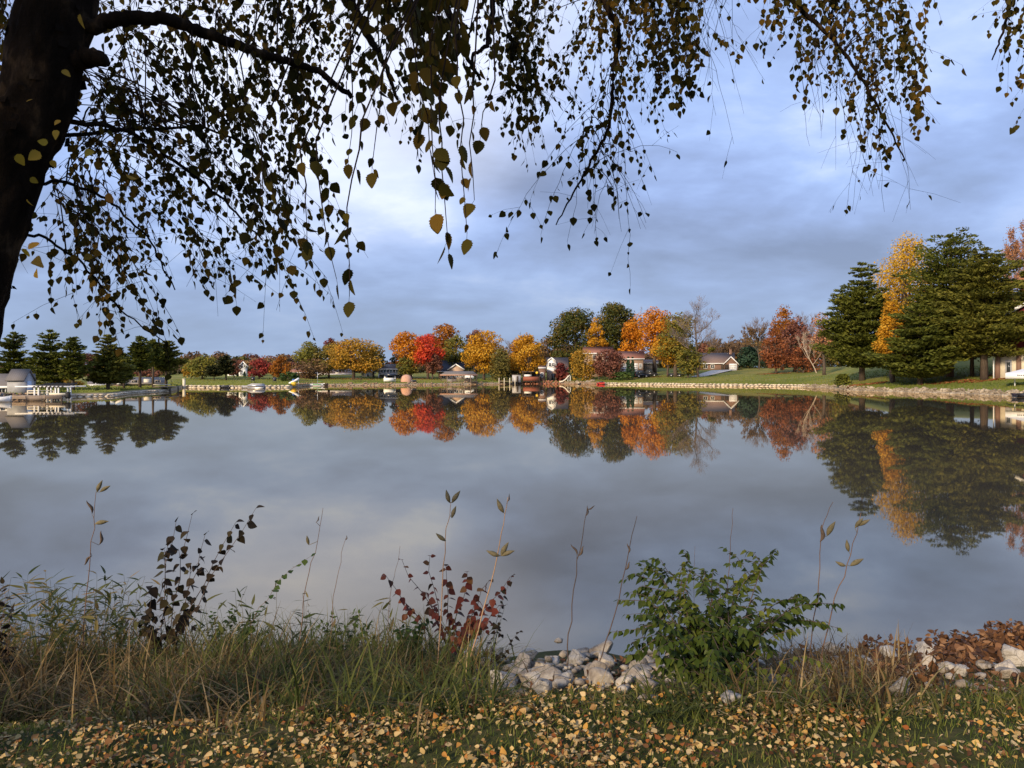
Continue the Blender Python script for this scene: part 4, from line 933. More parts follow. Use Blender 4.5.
    car(642.5, 204, 'black sport utility car with bright windows nearest the garage wing', 'navy', 3.7, 1.95, 'suv', .1, 'cars parked by the brick house')
    car(651, 208, 'second black utility car partly behind the first', 'darkcar', 3.6, 1.9, 'suv', .0, 'cars parked by the brick house')
    car(675.5, 201, 'low dark car on the lawn below the olive tree', 'darkcar', 3.8, 1.0, 'sedan', .0, 'cars parked by the brick house')
    house(716, 232, 34, 363, 353, 'brown_roofed_house', 'brown roofed brick ranch house with a chimney and a white garage door', 'brick', 'brownroof', depth=11, base=371.5, wins=((-.3, 1.5, 1.2, 1.0), (-.1, 1.5, 1.0, 1.0)), doors=((.2, .9, 1.9, 'darkwood'),), chim=(.42, .45, 1.3))
    house(731, 226, 13.5, 364, 357, 'garage_gable', 'brick garage front with a white door beside the dark green spruce', 'brick', 'brownroof', gable=True, depth=5, base=371, garages=((.15, 1.9, 2.0),), doors=((-.3, .8, 1.8, 'darkwood'),), over=.3)
    D0, D1 = 196, 224; rows = []
    for k in range(9):
        s = k / 8; D = D0 + (D1 - D0) * s; a, b2 = (690 + 22 * s, 704 + 32 * s)
        rows.append([((q - 512) / F * D, D, gz((q - 512) / F * D, D) + .05 + .2 * s) for q in (a, (a + b2) / 2, b2)])
    V = np.array(rows); i = np.arange(8)[:, None] * 3; j = np.arange(2)[None]
    tag(MB().add(V.reshape(-1, 3), np.stack([i + j, i + j + 1, i + 4 + j, i + 3 + j], -1).reshape(-1, 4)).build('driveway', M['concrete']), 'pale concrete drive', kind='structure')
    # ---- dark red house on the right
    p = on_ground(1056, 108); p[2] = CH - (379 - HY) / F * 108
    t = thing('red_house', 'dark red house with white trim and a brick and cream lower storey', 'house', tuple(p), face(p) + .04)
    s = 108 / F; W = 104 * s; he = 59 * s; hr = 92 * s
    MB().prism([(-W/2, 27 * s), (W/2, 27 * s), (W/2, he), (0, hr), (-W/2, he)], 0, 9).build('wall', M['redsiding'], t)
    lo = MB().box((0, 4.5, 10 * s), (W - .2, 8.8, 34 * s)); lo.build('lower_wall', M['cream'], t)
    MB().box((0, -.1, 26 * s), (W + .2, .24, 3 * s)).build('band', M['cream'], t)
    rf = MB()
    for g in (-1, 1): rf.prism([(0, hr + .05), (g * (W/2 + .8), he - .8 * (hr-he)/(W/2) + .05), (g * (W/2 + .8), he - .8 * (hr-he)/(W/2) + .3), (0, hr + .3)][::g], -.7, 9.7)
    rf.build('roof', M['greyroof'], t); fa = MB()
    for g in (-1, 1): fa.prism([(0, hr - .15), (g * (W/2 + .85), he - .8 * (hr-he)/(W/2) - .15), (g * (W/2 + .85), he - .8 * (hr-he)/(W/2) + .34), (0, hr + .34)][::g], -.82, -.705)
    fa.build('fascia', M['white'], t)
    for a in (-.475, -.30, .1, .46): MB().box((a * W, -.12, 11 * s), (.62, .2, 26 * s)).build('brick_pier', M['brick'], t)
    MB().box((-.48 * W - .42, -.1, 11 * s), (.16, .24, 27 * s)).build('corner_post', M['white'], t)
    for a, z, w2, h2 in ((-.43, 41 * s, .8, 1.7), (-.12, 43 * s, 1.4, 1.6), (.25, 43 * s, 1.4, 1.6)): window(t, a * W, z, w2, h2, -.01)
    MB().box((-.385 * W, -.06, 9 * s), (.8, .1, 21 * s)).build('door', M['canvas'], t); MB().box((-.385 * W, -.12, 12 * s), (.45, .04, 10 * s)).build('door_window', M['glass'], t)
    p = on_ground(1027, 98.5); t = thing('patio_canopy', 'white canopy with a lettered valance on the right bank lawn', 'canopy', tuple(p), face(p))
    k = 98.5 / F; zt, zb, ze = CH - (367.3 - HY) * k - p[2], CH - (373.2 - HY) * k - p[2], CH - (378.5 - HY) * k - p[2]
    MB().add([(-2.3, -1.6, zb), (2.3, -1.6, zb), (2.3, 1.6, zb), (-2.3, 1.6, zb), (.3, 0, zt)], [(0,1,4), (1,2,4), (2,3,4), (3,0,4)]).build('top', M['white'], t)
    MB().box((0, -1.6, (zb + ze) / 2), (4.5, .04, zb - ze)).box((0, 1.6, (zb + ze) / 2), (4.5, .04, zb - ze)).box((-2.27, 0, (zb + ze) / 2), (.04, 3.16, zb - ze)).box((2.27, 0, (zb + ze) / 2), (.04, 3.16, zb - ze)).build('valance', M['white'], t)
    mk = MB(); rr = random.Random(3)
    for q in range(7): mk.box((-.95 + q * .2, -1.635, (zb + ze) / 2 + .08), (.12, .012, .17 if q else .22)).box((-.95 + q * .2 + .03, -1.64, (zb + ze) / 2 + .08), (.03, .012, .2))
    mk.build('lettering', M['darkcar'], t)
    for a in (-1.3, 2.1): MB().box((a, 0, ze / 2), (.14, .14, ze + .5)).build('post', M['white'], t)
    p = at(1026, 0, 88.5); boat((p[0], p[1], 0), 2.6, .7, 'rowing_boat', 'dark boat moored at the right bank below the white canopy', 'darkcar')

def boat(p, L, W, name, label, mat, rz=0.0, shield=False):
    t = thing(name, label, 'boat', tuple(p), rz); W *= 2
    secs = [(-.5, .9, .5), (-.25, 1, .48), (0, 1, .48), (.25, .8, .52), (.42, .4, .58), (.5, .04, .64)]
    V = []
    for x, w, z in secs: V += [(x * L, -w * W / 2, z), (x * L, -w * W / 3, .02), (x * L, w * W / 3, .02), (x * L, w * W / 2, z), (x * L, w * W / 2.4, z - .02), (x * L, 0, .2), (x * L, -w * W / 2.4, z - .02)]
    n = len(secs); Fa = []
    for i in range(n - 1):
        for j in range(7): a = i * 7 + j; b = i * 7 + (j + 1) % 7; Fa.append((a, b, b + 7, a + 7))
    Fa += [tuple(range(7)), tuple(range(n * 7 - 1, n * 7 - 8, -1))]
    MB().add(V, Fa).build('hull', M[mat], t)
    MB().box((-.1 * L, 0, .36), (.25, W * .75, .05)).box((.18 * L, 0, .38), (.25, W * .6, .05)).build('seat', M['wood'], t)
    if shield: MB().box((.12 * L, 0, .68), (.05, W * .7, .3), 0).build('windshield', M['glass'], t)
    return t
# ------------------------------------------------------------------ near bank
def leaf_template(teeth=0, fold=.18, width=.42):
    """ovate leaf along +v, base at the stalk, folded a little along its midrib; returns points (u, v, w) and faces"""
    vs = np.linspace(0, 1, 6 if not teeth else 8)
    prof = np.array([width * (math.sin(math.pi * min(1, v ** .62)) ** .9) * (1.0 if v < .98 else 0) for v in vs])
    mid = [(0, v, 0) for v in vs]
    lf, rt = [], []
    for i in range(1, len(vs) - 1):
        for s, L in ((-1, lf), (1, rt)):
            L.append((s * prof[i], vs[i], fold * prof[i]))
            if teeth: L.append((s * prof[i] * .86, vs[i] + .45 * (vs[i + 1] - vs[i]) - .02, fold * prof[i] * .86))
    n = len(mid); P = mid + lf + rt; m = len(lf)
    fl = tuple(range(n - 1, -1, -1)) + tuple(range(n, n + m)); fr = tuple(range(n)) + tuple(range(n + 2 * m - 1, n + m - 1, -1))
    return np.array(P), [fl, fr]
def put_leaves(mb, T, P, Dv, Nv, S, curl=None):
    pts, faces = T; P = np.asarray(P); n = len(P)
    if n == 0: return
    Dv = unit(np.asarray(Dv)); U = unit(np.cross(Dv, np.asarray(Nv))); Nn = np.cross(U, Dv); S = np.broadcast_to(np.asarray(S, float), (n,))[:, None, None]
    loc = np.broadcast_to(pts, (n,) + pts.shape).copy()
    if curl is not None: loc[:, :, 2] += np.asarray(curl)[:, None] * (loc[:, :, 1] ** 2)
    V = P[:, None] + S * (loc[..., :1] * U[:, None] + loc[..., 1:2] * Dv[:, None] + loc[..., 2:] * Nn[:, None])
    k = len(pts)
    base = np.arange(n)[:, None] * k
    n0 = mb.n; mb.v.append(V.reshape(-1, 3)); mb.n += n * k
    for f in faces: mb.f.append(base + np.array(f)[None] + n0); mb.mi.append(np.zeros(n, int))
def blades(rng, mb, P, H, Wd, lean, droop, segs=4):
    """grass blades: tapering ribbons that bend over"""
    n = len(P); a = rng.uniform(0, 6.28, n); dirx = np.stack([np.cos(a), np.sin(a), np.zeros(n)], 1)
    fa = a + rng.uniform(.9, 2.2, n); side = np.stack([np.cos(fa), np.sin(fa), np.zeros(n)], 1)
    rows = []
    for k in range(segs + 1):
        t = k / segs; ang = lean + droop * t ** 1.3
        if k == 0: c = P.copy()
        else: c = c + (H / segs)[:, None] * (np.sin(ang)[:, None] * dirx + np.cos(ang)[:, None] * np.array([0, 0, 1.0]))
        w = (Wd * (1 - t ** 1.7) * (.7 + .3 * min(1, t * 4)) * .5 + .0003)[:, None]
        rows += [c - side * w, c + side * w]
    V = np.stack(rows, 1); m = 2 * (segs + 1); base = np.arange(n)[:, None] * m; n0 = mb.n
    mb.v.append(V.reshape(-1, 3)); mb.n += n * m
    for k in range(segs):
        mb.f.append(base + np.array([2 * k, 2 * k + 1, 2 * k + 3, 2 * k + 2])[None] + n0); mb.mi.append(np.zeros(n, int))
    return c

def near_mats():
    M['lawn'] = foliage('lawn_grass', [(.045,.065,.012), (.095,.125,.022), (.16,.175,.035), (.26,.2,.065)], .3, nscale=1.5, isl=.7)
    M['litter'] = foliage('fallen_birch_leaves', [(.07,.03,.014), (.18,.085,.03), (.34,.215,.085), (.52,.38,.19), (.42,.29,.12), (.5,.36,.15), (.44,.24,.05), (.25,.08,.02)], .12, nscale=2.5, isl=.85, rough=.55)
    M['oaklitter'] = foliage('fallen_oak_leaves', [(.045,.022,.012), (.10,.048,.024), (.17,.08,.037), (.27,.15,.075)], .15, nscale=4, isl=.75)
    M['tallgrass'] = foliage('tall_bank_grass', [(.025,.034,.008), (.062,.078,.016), (.115,.122,.027), (.25,.19,.07)], .35, nscale=.8, isl=.6)
    M['drygrass'] = foliage('dry_bank_grass', [(.045,.026,.010), (.10,.062,.022), (.19,.125,.048), (.36,.26,.13)], .3, nscale=1.5, isl=.75)
    M['reed'] = foliage('reed_leaves', [(.03,.045,.012), (.065,.078,.02), (.12,.11,.032), (.26,.17,.07)], .35, nscale=1.2, isl=.7)
    M['shrubleaf'] = foliage('green_shrub_leaves', [(.018,.03,.005), (.044,.068,.010), (.085,.108,.016), (.24,.23,.03)], .35, nscale=1.3, isl=.4, rough=.45)
    M['redleaf'] = foliage('red_shrub_leaves', [(.03,.028,.012), (.085,.025,.016), (.16,.035,.022), (.14,.07,.02)], .35, nscale=4, isl=.5, rough=.45)
    M['darkleaf'] = foliage('dark_sapling_leaves', [(.012,.009,.006), (.024,.016,.009), (.042,.028,.013), (.04,.038,.012)], .25, nscale=4, isl=.6)
    M['weedleaf'] = foliage('weed_leaves', [(.02,.04,.01), (.045,.08,.016), (.08,.115,.025)], .35, nscale=2, isl=.6)
    M['vineleaf'] = foliage('vine_leaves', [(.03,.055,.012), (.05,.085,.018), (.075,.11,.025)], .35, nscale=4, isl=.6)
    M['stem'] = rough_mat('brown_stem', [(.10,.06,.04), (.2,.12,.08)], 8, .85); M['palestem'] = rough_mat('tan_stalk', [(.26,.16,.09), (.42,.27,.16)], 8, .85)
    M['darkstem'] = rough_mat('dark_stalk', [(.05,.035,.028), (.11,.075,.06)], 8, .85)
    M['pod'] = rough_mat('milkweed_pod', [(.07,.06,.028), (.14,.115,.057), (.2,.16,.095)], 30, .8, .3, 90, dist=.003); M['deadpod'] = rough_mat('withered_pod', [(.05,.035,.025), (.13,.09,.06)], 30, .85)
    M['dirtystone'] = rough_mat('dirty_limestone', [(.12,.09,.065), (.27,.23,.185), (.44,.40,.34)], 9, .9, .8, 30, dist=.02)
    m, nt, out = new_mat('limestone')
    tc = node(nt, 'ShaderNodeTexCoord')
    a = node(nt, 'ShaderNodeTexNoise', {'Vector': tc.outputs['Object'], 'Scale': 5.0, 'Detail': 9.0, 'Roughness': .65})
    b = node(nt, 'ShaderNodeTexNoise', {'Vector': tc.outputs['Object'], 'Scale': 26.0, 'Detail': 8.0, 'Roughness': .7})
    v = node(nt, 'ShaderNodeTexVoronoi', {'Vector': tc.outputs['Object'], 'Scale': 9.0}, feature='DISTANCE_TO_EDGE')
    g = node(nt, 'ShaderNodeObjectInfo')
    col = ramp(nt, a.outputs['Fac'], [(.28, (.15,.13,.105)), (.40, (.35,.325,.29)), (.56, (.56,.535,.495)), (.75, (.47,.42,.36))])
    col = mixc(nt, math2(nt, 'MULTIPLY', math2(nt, 'LESS_THAN', v.outputs['Distance'], .018), .6), col, (.1, .08, .06))
    col = mixc(nt, math2(nt, 'MULTIPLY', b.outputs['Fac'], .4), col, (.24, .22, .2))
    tone = ramp(nt, g.outputs['Random'], [(0, (.6,.56,.52)), (.5, (.9,.88,.84)), (.8, (1,.98,.95)), (.95, (1.0,.85,.66))])
    col = mixc(nt, 1.0, col, tone, 'MULTIPLY')
    h = math2(nt, 'ADD', math2(nt, 'MULTIPLY', a.outputs['Fac'], 1.0), math2(nt, 'MULTIPLY', b.outputs['Fac'], .5))
    bp = node(nt, 'ShaderNodeBump', {'Height': h, 'Strength': 1.0, 'Distance': .035})
    p = node(nt, 'ShaderNodeBsdfPrincipled', {'Base Color': col, 'Roughness': .85, 'Specular IOR Level': .25, 'Normal': bp.outputs[0]})
    nt.links.new(p.outputs[0], out.inputs[0]); M['limestone'] = m

T_PLAIN = leaf_template(); T_SERR = leaf_template(1); T_LANCE = leaf_template(0, .12, .085); T_OVAL = leaf_template(0, .15, .27); T_HEART = leaf_template(0, .12, .5)

ROCKS = [  # picture centre x, y, width, height, label
 (500,683,33,22,'large pale limestone boulder at the lawn edge beside the slanting tan stalk'),
 (545,688,27,23,'large rounded boulder at the lawn edge just left of the upright dark stalk'),
 (523,667,23,22,'tall pale boulder standing behind the two large lawn edge boulders'),
 (535,679,20,19,'grey boulder wedged between the three largest pale boulders'),
 (486,664,26,13,'long flat boulder at the water beside the red leaved shrub'),
 (529,657,18,12,'small pale boulder topping the pile at the waterline'),
 (553,663,22,15,'slanted grey boulder behind the upright dark stalk'),
 (575,659,24,13,'pale boulder at the waterline right of the upright dark stalk'),
 (604,665,20,20,'grey boulder behind the leaning dark stalk'),
 (597,678,20,16,'brownish boulder at the foot of the leaning dark stalk'),
 (625,683,18,16,'tan boulder half under the left edge of the green shrub'),
 (474,686,18,16,'grey boulder half sunk in grass below the red leaved shrub'),
 (508,669,16,11,'small grey boulder between the flat boulder and the tall pale one'),
 (566,679,20,14,'low grey boulder right of the rounded lawn edge boulder'),
 (640,667,22,15,'grey boulder at the waterline behind the left tips of the green shrub'),
 (733,702,26,17,'grey boulder lying under the right side of the green shrub'),
 (741,690,20,12,'flat pale boulder above the one under the green shrub'),
 (892,658,24,19,'bright white boulder among brown leaves left of the big leaf heap'),
 (930,652,22,15,'white flat boulder topmost at the waterline beside the leaf heap'),
 (932,667,14,19,'narrow white boulder standing left of the yellowish boulder'),
 (950,669,20,17,'yellowish tan boulder below the leaf heap'),
 (966,671,15,15,'small white boulder right of the yellowish boulder'),
 (1011,668,21,17,'white boulder poking out of the oak leaf heap'),
 (1003,652,14,11,'small white boulder on the crest of the leaf heap'),
 (1021,656,24,22,'big tan boulder at the right end of the leaf heap'),
 (904,690,21,22,'tall white boulder low on the bank right of the dry grass'),
 (836,650,24,13,'white boulder behind the dry grass at the waterline'),
 (838,667,20,11,'flat white boulder buried in the dry grass'),
 (985,666,16,12,'little white boulder under the brown leaves of the heap'),
 (868,662,18,14,'grey boulder between the dry grass and the bright white boulder'),
 (917,676,18,12,'low grey boulder covered in brown leaves'),
 (800,668,20,14,'grey boulder behind the right tips of the green shrub'),
]
def build_near():
    near_mats(); rng = np.random.default_rng(11)
    # ---- boulders
    for i, (px, py, w, h, lab) in enumerate(ROCKS):
        g = hit(px, py + h * .5); s = g[1] / F; W2 = w * s * .58; H2 = h * s * .62
        mb = MB(); rr = np.random.default_rng(200 + i)
        rock_into(rr, mb, (0, 0, 0), (W2, W2 * rr.uniform(.75, 1.0), H2), rz=rr.uniform(0, 6.28))
        o = mb.build('boulder', M['limestone'], None, False); o.location = (g[0], g[1] + W2 * .6, g[2] + H2 * .62)
        tag(o, lab, 'boulder', 'boulders along the near bank')
    rr = np.random.default_rng(31)
    for i in range(60):
        px = rr.choice([rr.uniform(470, 670), rr.uniform(800, 1030), rr.uniform(640, 800)]); py = rr.uniform(655, 690)
        g = hit(px, py); s = rr.uniform(.04, .12); mb = MB()
        rock_into(rr, mb, (0, 0, 0), (s * 1.2, s, s * .75))
        o = mb.build('stone', M['dirtystone']); o.location = (g[0], g[1] + .05, g[2] + s * .35)
        tag(o, 'small loose stone wedged among the boulders of the near bank', 'stone', 'small stones of the near bank')
    mb = MB()
    for i in range(700):
        px = rr.choice([rr.uniform(455, 690), rr.uniform(640, 830), rr.uniform(790, 1060)], p=[.5, .2, .3]); g = hit(px, rr.uniform(662 if px < 780 else 652, 697)); s = rr.uniform(.012, .045)
        rock_into(rr, mb, (g[0] + rr.normal() * .04, g[1] + rr.normal() * .12, g[2] + s * .2), (s * 1.2, s, s * .75), low=True)
    tag(mb.build('gravel', M['dirtystone']), 'pale broken gravel between the boulders of the near bank', kind='stuff')
    # ---- lawn: short grass and fallen leaves
    n = 72000; x = rng.uniform(-5.0, 5.0, n); y = rng.uniform(1.6, 4.35, n); z = near_h(x, y)
    keep = wob(x * 1.7, y * 3.1) + rng.normal(size=n) * .6 > -.75; x, y, z = x[keep], y[keep], z[keep]; n = len(x)
    mb = MB(); blades(rng, mb, np.stack([x, y, z - .004], 1), rng.uniform(.02, .058, n), rng.uniform(.0025, .006, n), rng.uniform(0, .6, n), rng.uniform(.1, 1.0, n), 2)
    tag(mb.build('lawn_grass', M['lawn']), 'short green lawn grass under the fallen leaves', kind='stuff')
    n = 62000; x = rng.uniform(-5.0, 5.0, n); y = rng.uniform(2.5, 4.6, n)
    clump = np.sin(x * 5.1 + 2 * np.sin(y * 3)) * np.sin(y * 6.3 + x) + .45 * np.sin(x * 13 + y * 9)
    prob = np.clip(.56 + .5 * clump, .07, 1) * np.interp(y + .24 * np.clip((-.2 - x) / 1.7, 0, 1), [3.5, 4.0], [1, .22]) * np.interp(x, [-3, -1.4, 1.0, 2.2], [.6, 1, 1, .5])
    k = rng.random(n) < prob; x, y = x[k], y[k]; n = len(x)
    z = near_h(x, y) + rng.uniform(.008, .045, n)
    dv = rng.normal(size=(n, 3)) * np.array([1, 1, .28]); nv = np.array([0, 0, 1.0]) + rng.normal(size=(n, 3)) * .38
    nv[rng.random(n) < .25] += rng.normal(size=3) * .8
    mb = MB(); S = rng.uniform(.010, .0245, n) * rng.choice([1, 1, 1.5], n)
    h = n // 3
    put_leaves(mb, T_PLAIN, np.stack([x, y, z], 1)[:h], dv[:h], nv[:h], S[:h], rng.uniform(-.5, .3, h))
    put_leaves(mb, leaf_template(1, .5, .36), np.stack([x, y, z], 1)[h:2*h], dv[h:2*h], nv[h:2*h], S[h:2*h], rng.uniform(-.7, .2, h))
    put_leaves(mb, leaf_template(0, -.35, .4), np.stack([x, y, z], 1)[2*h:], dv[2*h:], nv[2*h:], S[2*h:], rng.uniform(-.5, .5, n - 2*h))
    tag(mb.build('fallen_leaves', M['litter']), 'tan and orange birch leaves strewn over the lawn', kind='stuff')
    # ---- heap of oak leaves on the right and drifts between the stones
    P = []; S = []
    for px0, px1, py0, py1, cnt, up in ((985, 1080, 622, 660, 1300, .25), (930, 1000, 640, 672, 800, .16), (860, 935, 640, 692, 620, .09), (470, 640, 662, 694, 90, .02), (800, 870, 648, 695, 260, .05), (590, 660, 660, 690, 90, .04), (470, 600, 660, 695, 26, .03), (930, 1060, 668, 700, 120, .05)):
        for _ in range(cnt):
            g = hit(rng.uniform(px0, px1), rng.uniform(max(py0, 645), py1)); g[2] += rng.uniform(.01, 1) ** 1.3 * up; P.append(g); S.append(rng.uniform(.032, .082))
    P = np.array(P); n = len(P); mb = MB()
    put_leaves(mb, leaf_template(1, .45, .34), P, rng.normal(size=(n, 3)) * np.array([1, 1, .6]), np.array([0, -.25, .8]) + rng.normal(size=(n, 3)) * .6, S, rng.uniform(-.9, .5, n))
    tag(mb.build('oak_leaf_drift', M['oaklitter']), 'drift of curled brown oak leaves on the stones of the near bank', kind='stuff')
    # ---- tall grasses on the bank
    def strip(cnt, pxa, pxb, pya, pyb, jig=.1):
        P = []
        for _ in range(cnt):
            g = hit(rng.uniform(pxa, pxb), rng.uniform(pya, pyb)); P.append(g + rng.normal(size=3) * np.array([jig, jig, 0]) - np.array([0, 0, .02]))
        P = np.array(P); P[:, 2] = np.maximum(near_h(P[:, 0], P[:, 1]), .0) - .01; return P
    mb = MB()
    for a, b, ya, yb, cnt, h0, h1 in ((150, 485, 664, 714, 4200, .18, .52), (-240, 200, 690, 728, 2000, .12, .36), (150, 480, 704, 720, 700, .1, .26), (190, 450, 650, 685, 1100, .3, .66), (-60, 190, 655, 690, 700, .2, .5), (470, 620, 700, 710, 260, .04, .1), (600, 700, 702, 716, 240, .05, .14), (780, 905, 690, 722, 420, .1, .3), (930, 1060, 688, 712, 600, .06, .16), (640, 800, 690, 720, 360, .1, .26), (905, 960, 698, 715, 160, .06, .14)):
        P = strip(cnt, a, b, ya, yb); n = len(P)
        blades(rng, mb, P, rng.uniform(h0, h1, n), rng.uniform(.004, .014, n), rng.uniform(0, 1.0, n), rng.uniform(.3, 2.6, n))
    P = strip(2800, -240, 1220, 692, 718, .15); n = len(P); blades(rng, mb, P, rng.uniform(.03, .085, n) * np.where(P[:, 0] < -.4, 1.5, .8), rng.uniform(.003, .008, n), rng.uniform(0, .8, n), rng.uniform(.3, 2.0, n), 3)
    tag(mb.build('tall_grass', M['tallgrass']), 'tall green bank grass at the top of the near bank', kind='stuff')
    mb = MB()
    for a, b, ya, yb, cnt, h0, h1 in ((-240, 260, 668, 728, 6200, .25, .55), (200, 480, 690, 718, 900, .12, .32), (200, 480, 655, 704, 3000, .22, .52), (785, 905, 660, 712, 1900, .16, .42), (700, 830, 660, 712, 420, .15, .4), (470, 640, 694, 708, 60, .08, .2), (900, 1050, 680, 706, 220, .08, .22), (-80, 160, 640, 670, 700, .3, .6)):
        P = strip(cnt, a, b, ya, yb); n = len(P)
        blades(rng, mb, P, rng.uniform(h0, h1, n), rng.uniform(.003, .0125, n), rng.uniform(.05, 1.3, n), rng.uniform(.3, 2.6, n))
    tag(mb.build('dry_grass', M['drygrass']), 'matted straw coloured dry grass drooping over the near bank', kind='stuff')
    # reeds with lance leaves, the thin screen on the left
    mb = MB()
    for i in range(150):
        px = rng.choice([rng.uniform(-20, 130), rng.uniform(60, 330), rng.uniform(20, 440)], p=[.45, .35, .2]); g = hit(px, rng.uniform(650, 685)); g[2] -= .03
        Hh = rng.uniform(.4, .78) * (1 if px < 140 else .8); ln = rng.normal(size=2) * .1
        top = g + np.array([ln[0], ln[1], Hh]); pts = curve(g, top, 0, 6, rng, .008)
        mb.tube(pts, np.linspace(.0024, .0010, 6), 4, cap=False)
        kk = int(Hh / .07); ts = np.linspace(.3, 1, kk)
        Pq = np.array([pts[0] * (1 - s) + top * s for s in ts]); aa = np.arange(kk) * math.pi + rng.uniform(0, 6) + rng.normal(size=kk) * .5
        put_leaves(mb, T_LANCE, Pq, np.stack([np.cos(aa), np.sin(aa) * .7, rng.uniform(-.3, .9, kk)], 1), np.array([0, 0, 1]) + rng.normal(size=(kk, 3)) * .3, rng.uniform(.08, .165, kk), rng.uniform(-.5, .1, kk))
    tag(mb.build('reeds', M['reed']), 'thin screen of reeds with narrow leaves along the near waterline', kind='stuff')
    build_shrubs(rng); build_stalks(rng)

def bush_part(stems, T, mat, rng, size, gap, name, label, origin, cat='shrub', stem_r=.004, droop=.3, opp=True, stemmat='stem', twig=.12, up=.25, leafless=.15, subs=3, lname='foliage', jit=.012):
    """a plant of arching stems; each stem a path of points, with side shoots and leaves"""
    t = thing(name, label, cat, tuple(origin)); sm, lm = MB(), MB(); P, Dv, Nv, S = [], [], [], []
    def shoot(pts, r0, leaf0, sz):
        pts = np.array(pts); seg = np.linalg.norm(np.diff(pts, axis=0), axis=1); cum = np.concatenate([[0], np.cumsum(seg)]); L = cum[-1]
        sm.tube(pts, np.linspace(r0, r0 * .3, len(pts)), 5, cap=False)
        s = L * leaf0; sgn = 1
        while s <= L:
            q = np.array([np.interp(s, cum, pts[:, k]) for k in range(3)]); k = min(len(seg) - 1, np.searchsorted(cum, s, 'right') - 1); d = unit(pts[k + 1] - pts[k])
            sd = unit(np.cross(d, np.array([0, 0, 1.0])) + 1e-3)
            for g in ((1, -1) if opp else (sgn,)):
                if rng.random() < .08: continue
                v = unit(sd * g * .8 + d * .5 + np.array([0, 0, -droop]) + rng.normal(size=3) * .25)
                P.append(q + rng.normal(size=3) * .003); Dv.append(v); Nv.append(np.array([0, -.25, up + .5]) + rng.normal(size=3) * .35); S.append(sz * rng.uniform(.65, 1.2))
            sgn = -sgn; s += gap * rng.uniform(.75, 1.3)
        v = unit(pts[-1] - pts[-2]); P.append(pts[-1]); Dv.append(v + np.array([0, 0, -droop * .5])); Nv.append(np.array([0, -.3, 1.0])); S.append(sz * .8)
    for st in stems:
        st = np.array(st); m = 8; tt = np.linspace(0, len(st) - 1, m); pts = np.stack([np.interp(tt, np.arange(len(st)), st[:, k]) for k in range(3)], 1)
        pts[1:-1] += rng.normal(size=(m - 2, 3)) * jit
        shoot(pts, stem_r, leafless, size)
        for _ in range(subs):
            k = rng.integers(2, m - 1); b = pts[k]; d = unit(unit(pts[-1] - pts[0]) + rng.normal(size=3) * np.array([.8, .8, .35]))
            e = b + d * twig * rng.uniform(.6, 1.3); mid = (b + e) / 2 + np.array([0, 0, .02]); e = e - np.array([0, 0, .03])
            shoot([b, mid, e], stem_r * .5, .2, size * .9)
    put_leaves(lm, T, np.array(P), np.array(Dv), np.array(Nv), np.array(S), rng.uniform(-.6, .2, len(P)))
    sm.build('stems', M[stemmat], t, True, origin); lm.build(lname, M[mat], t, False, origin)
    return t
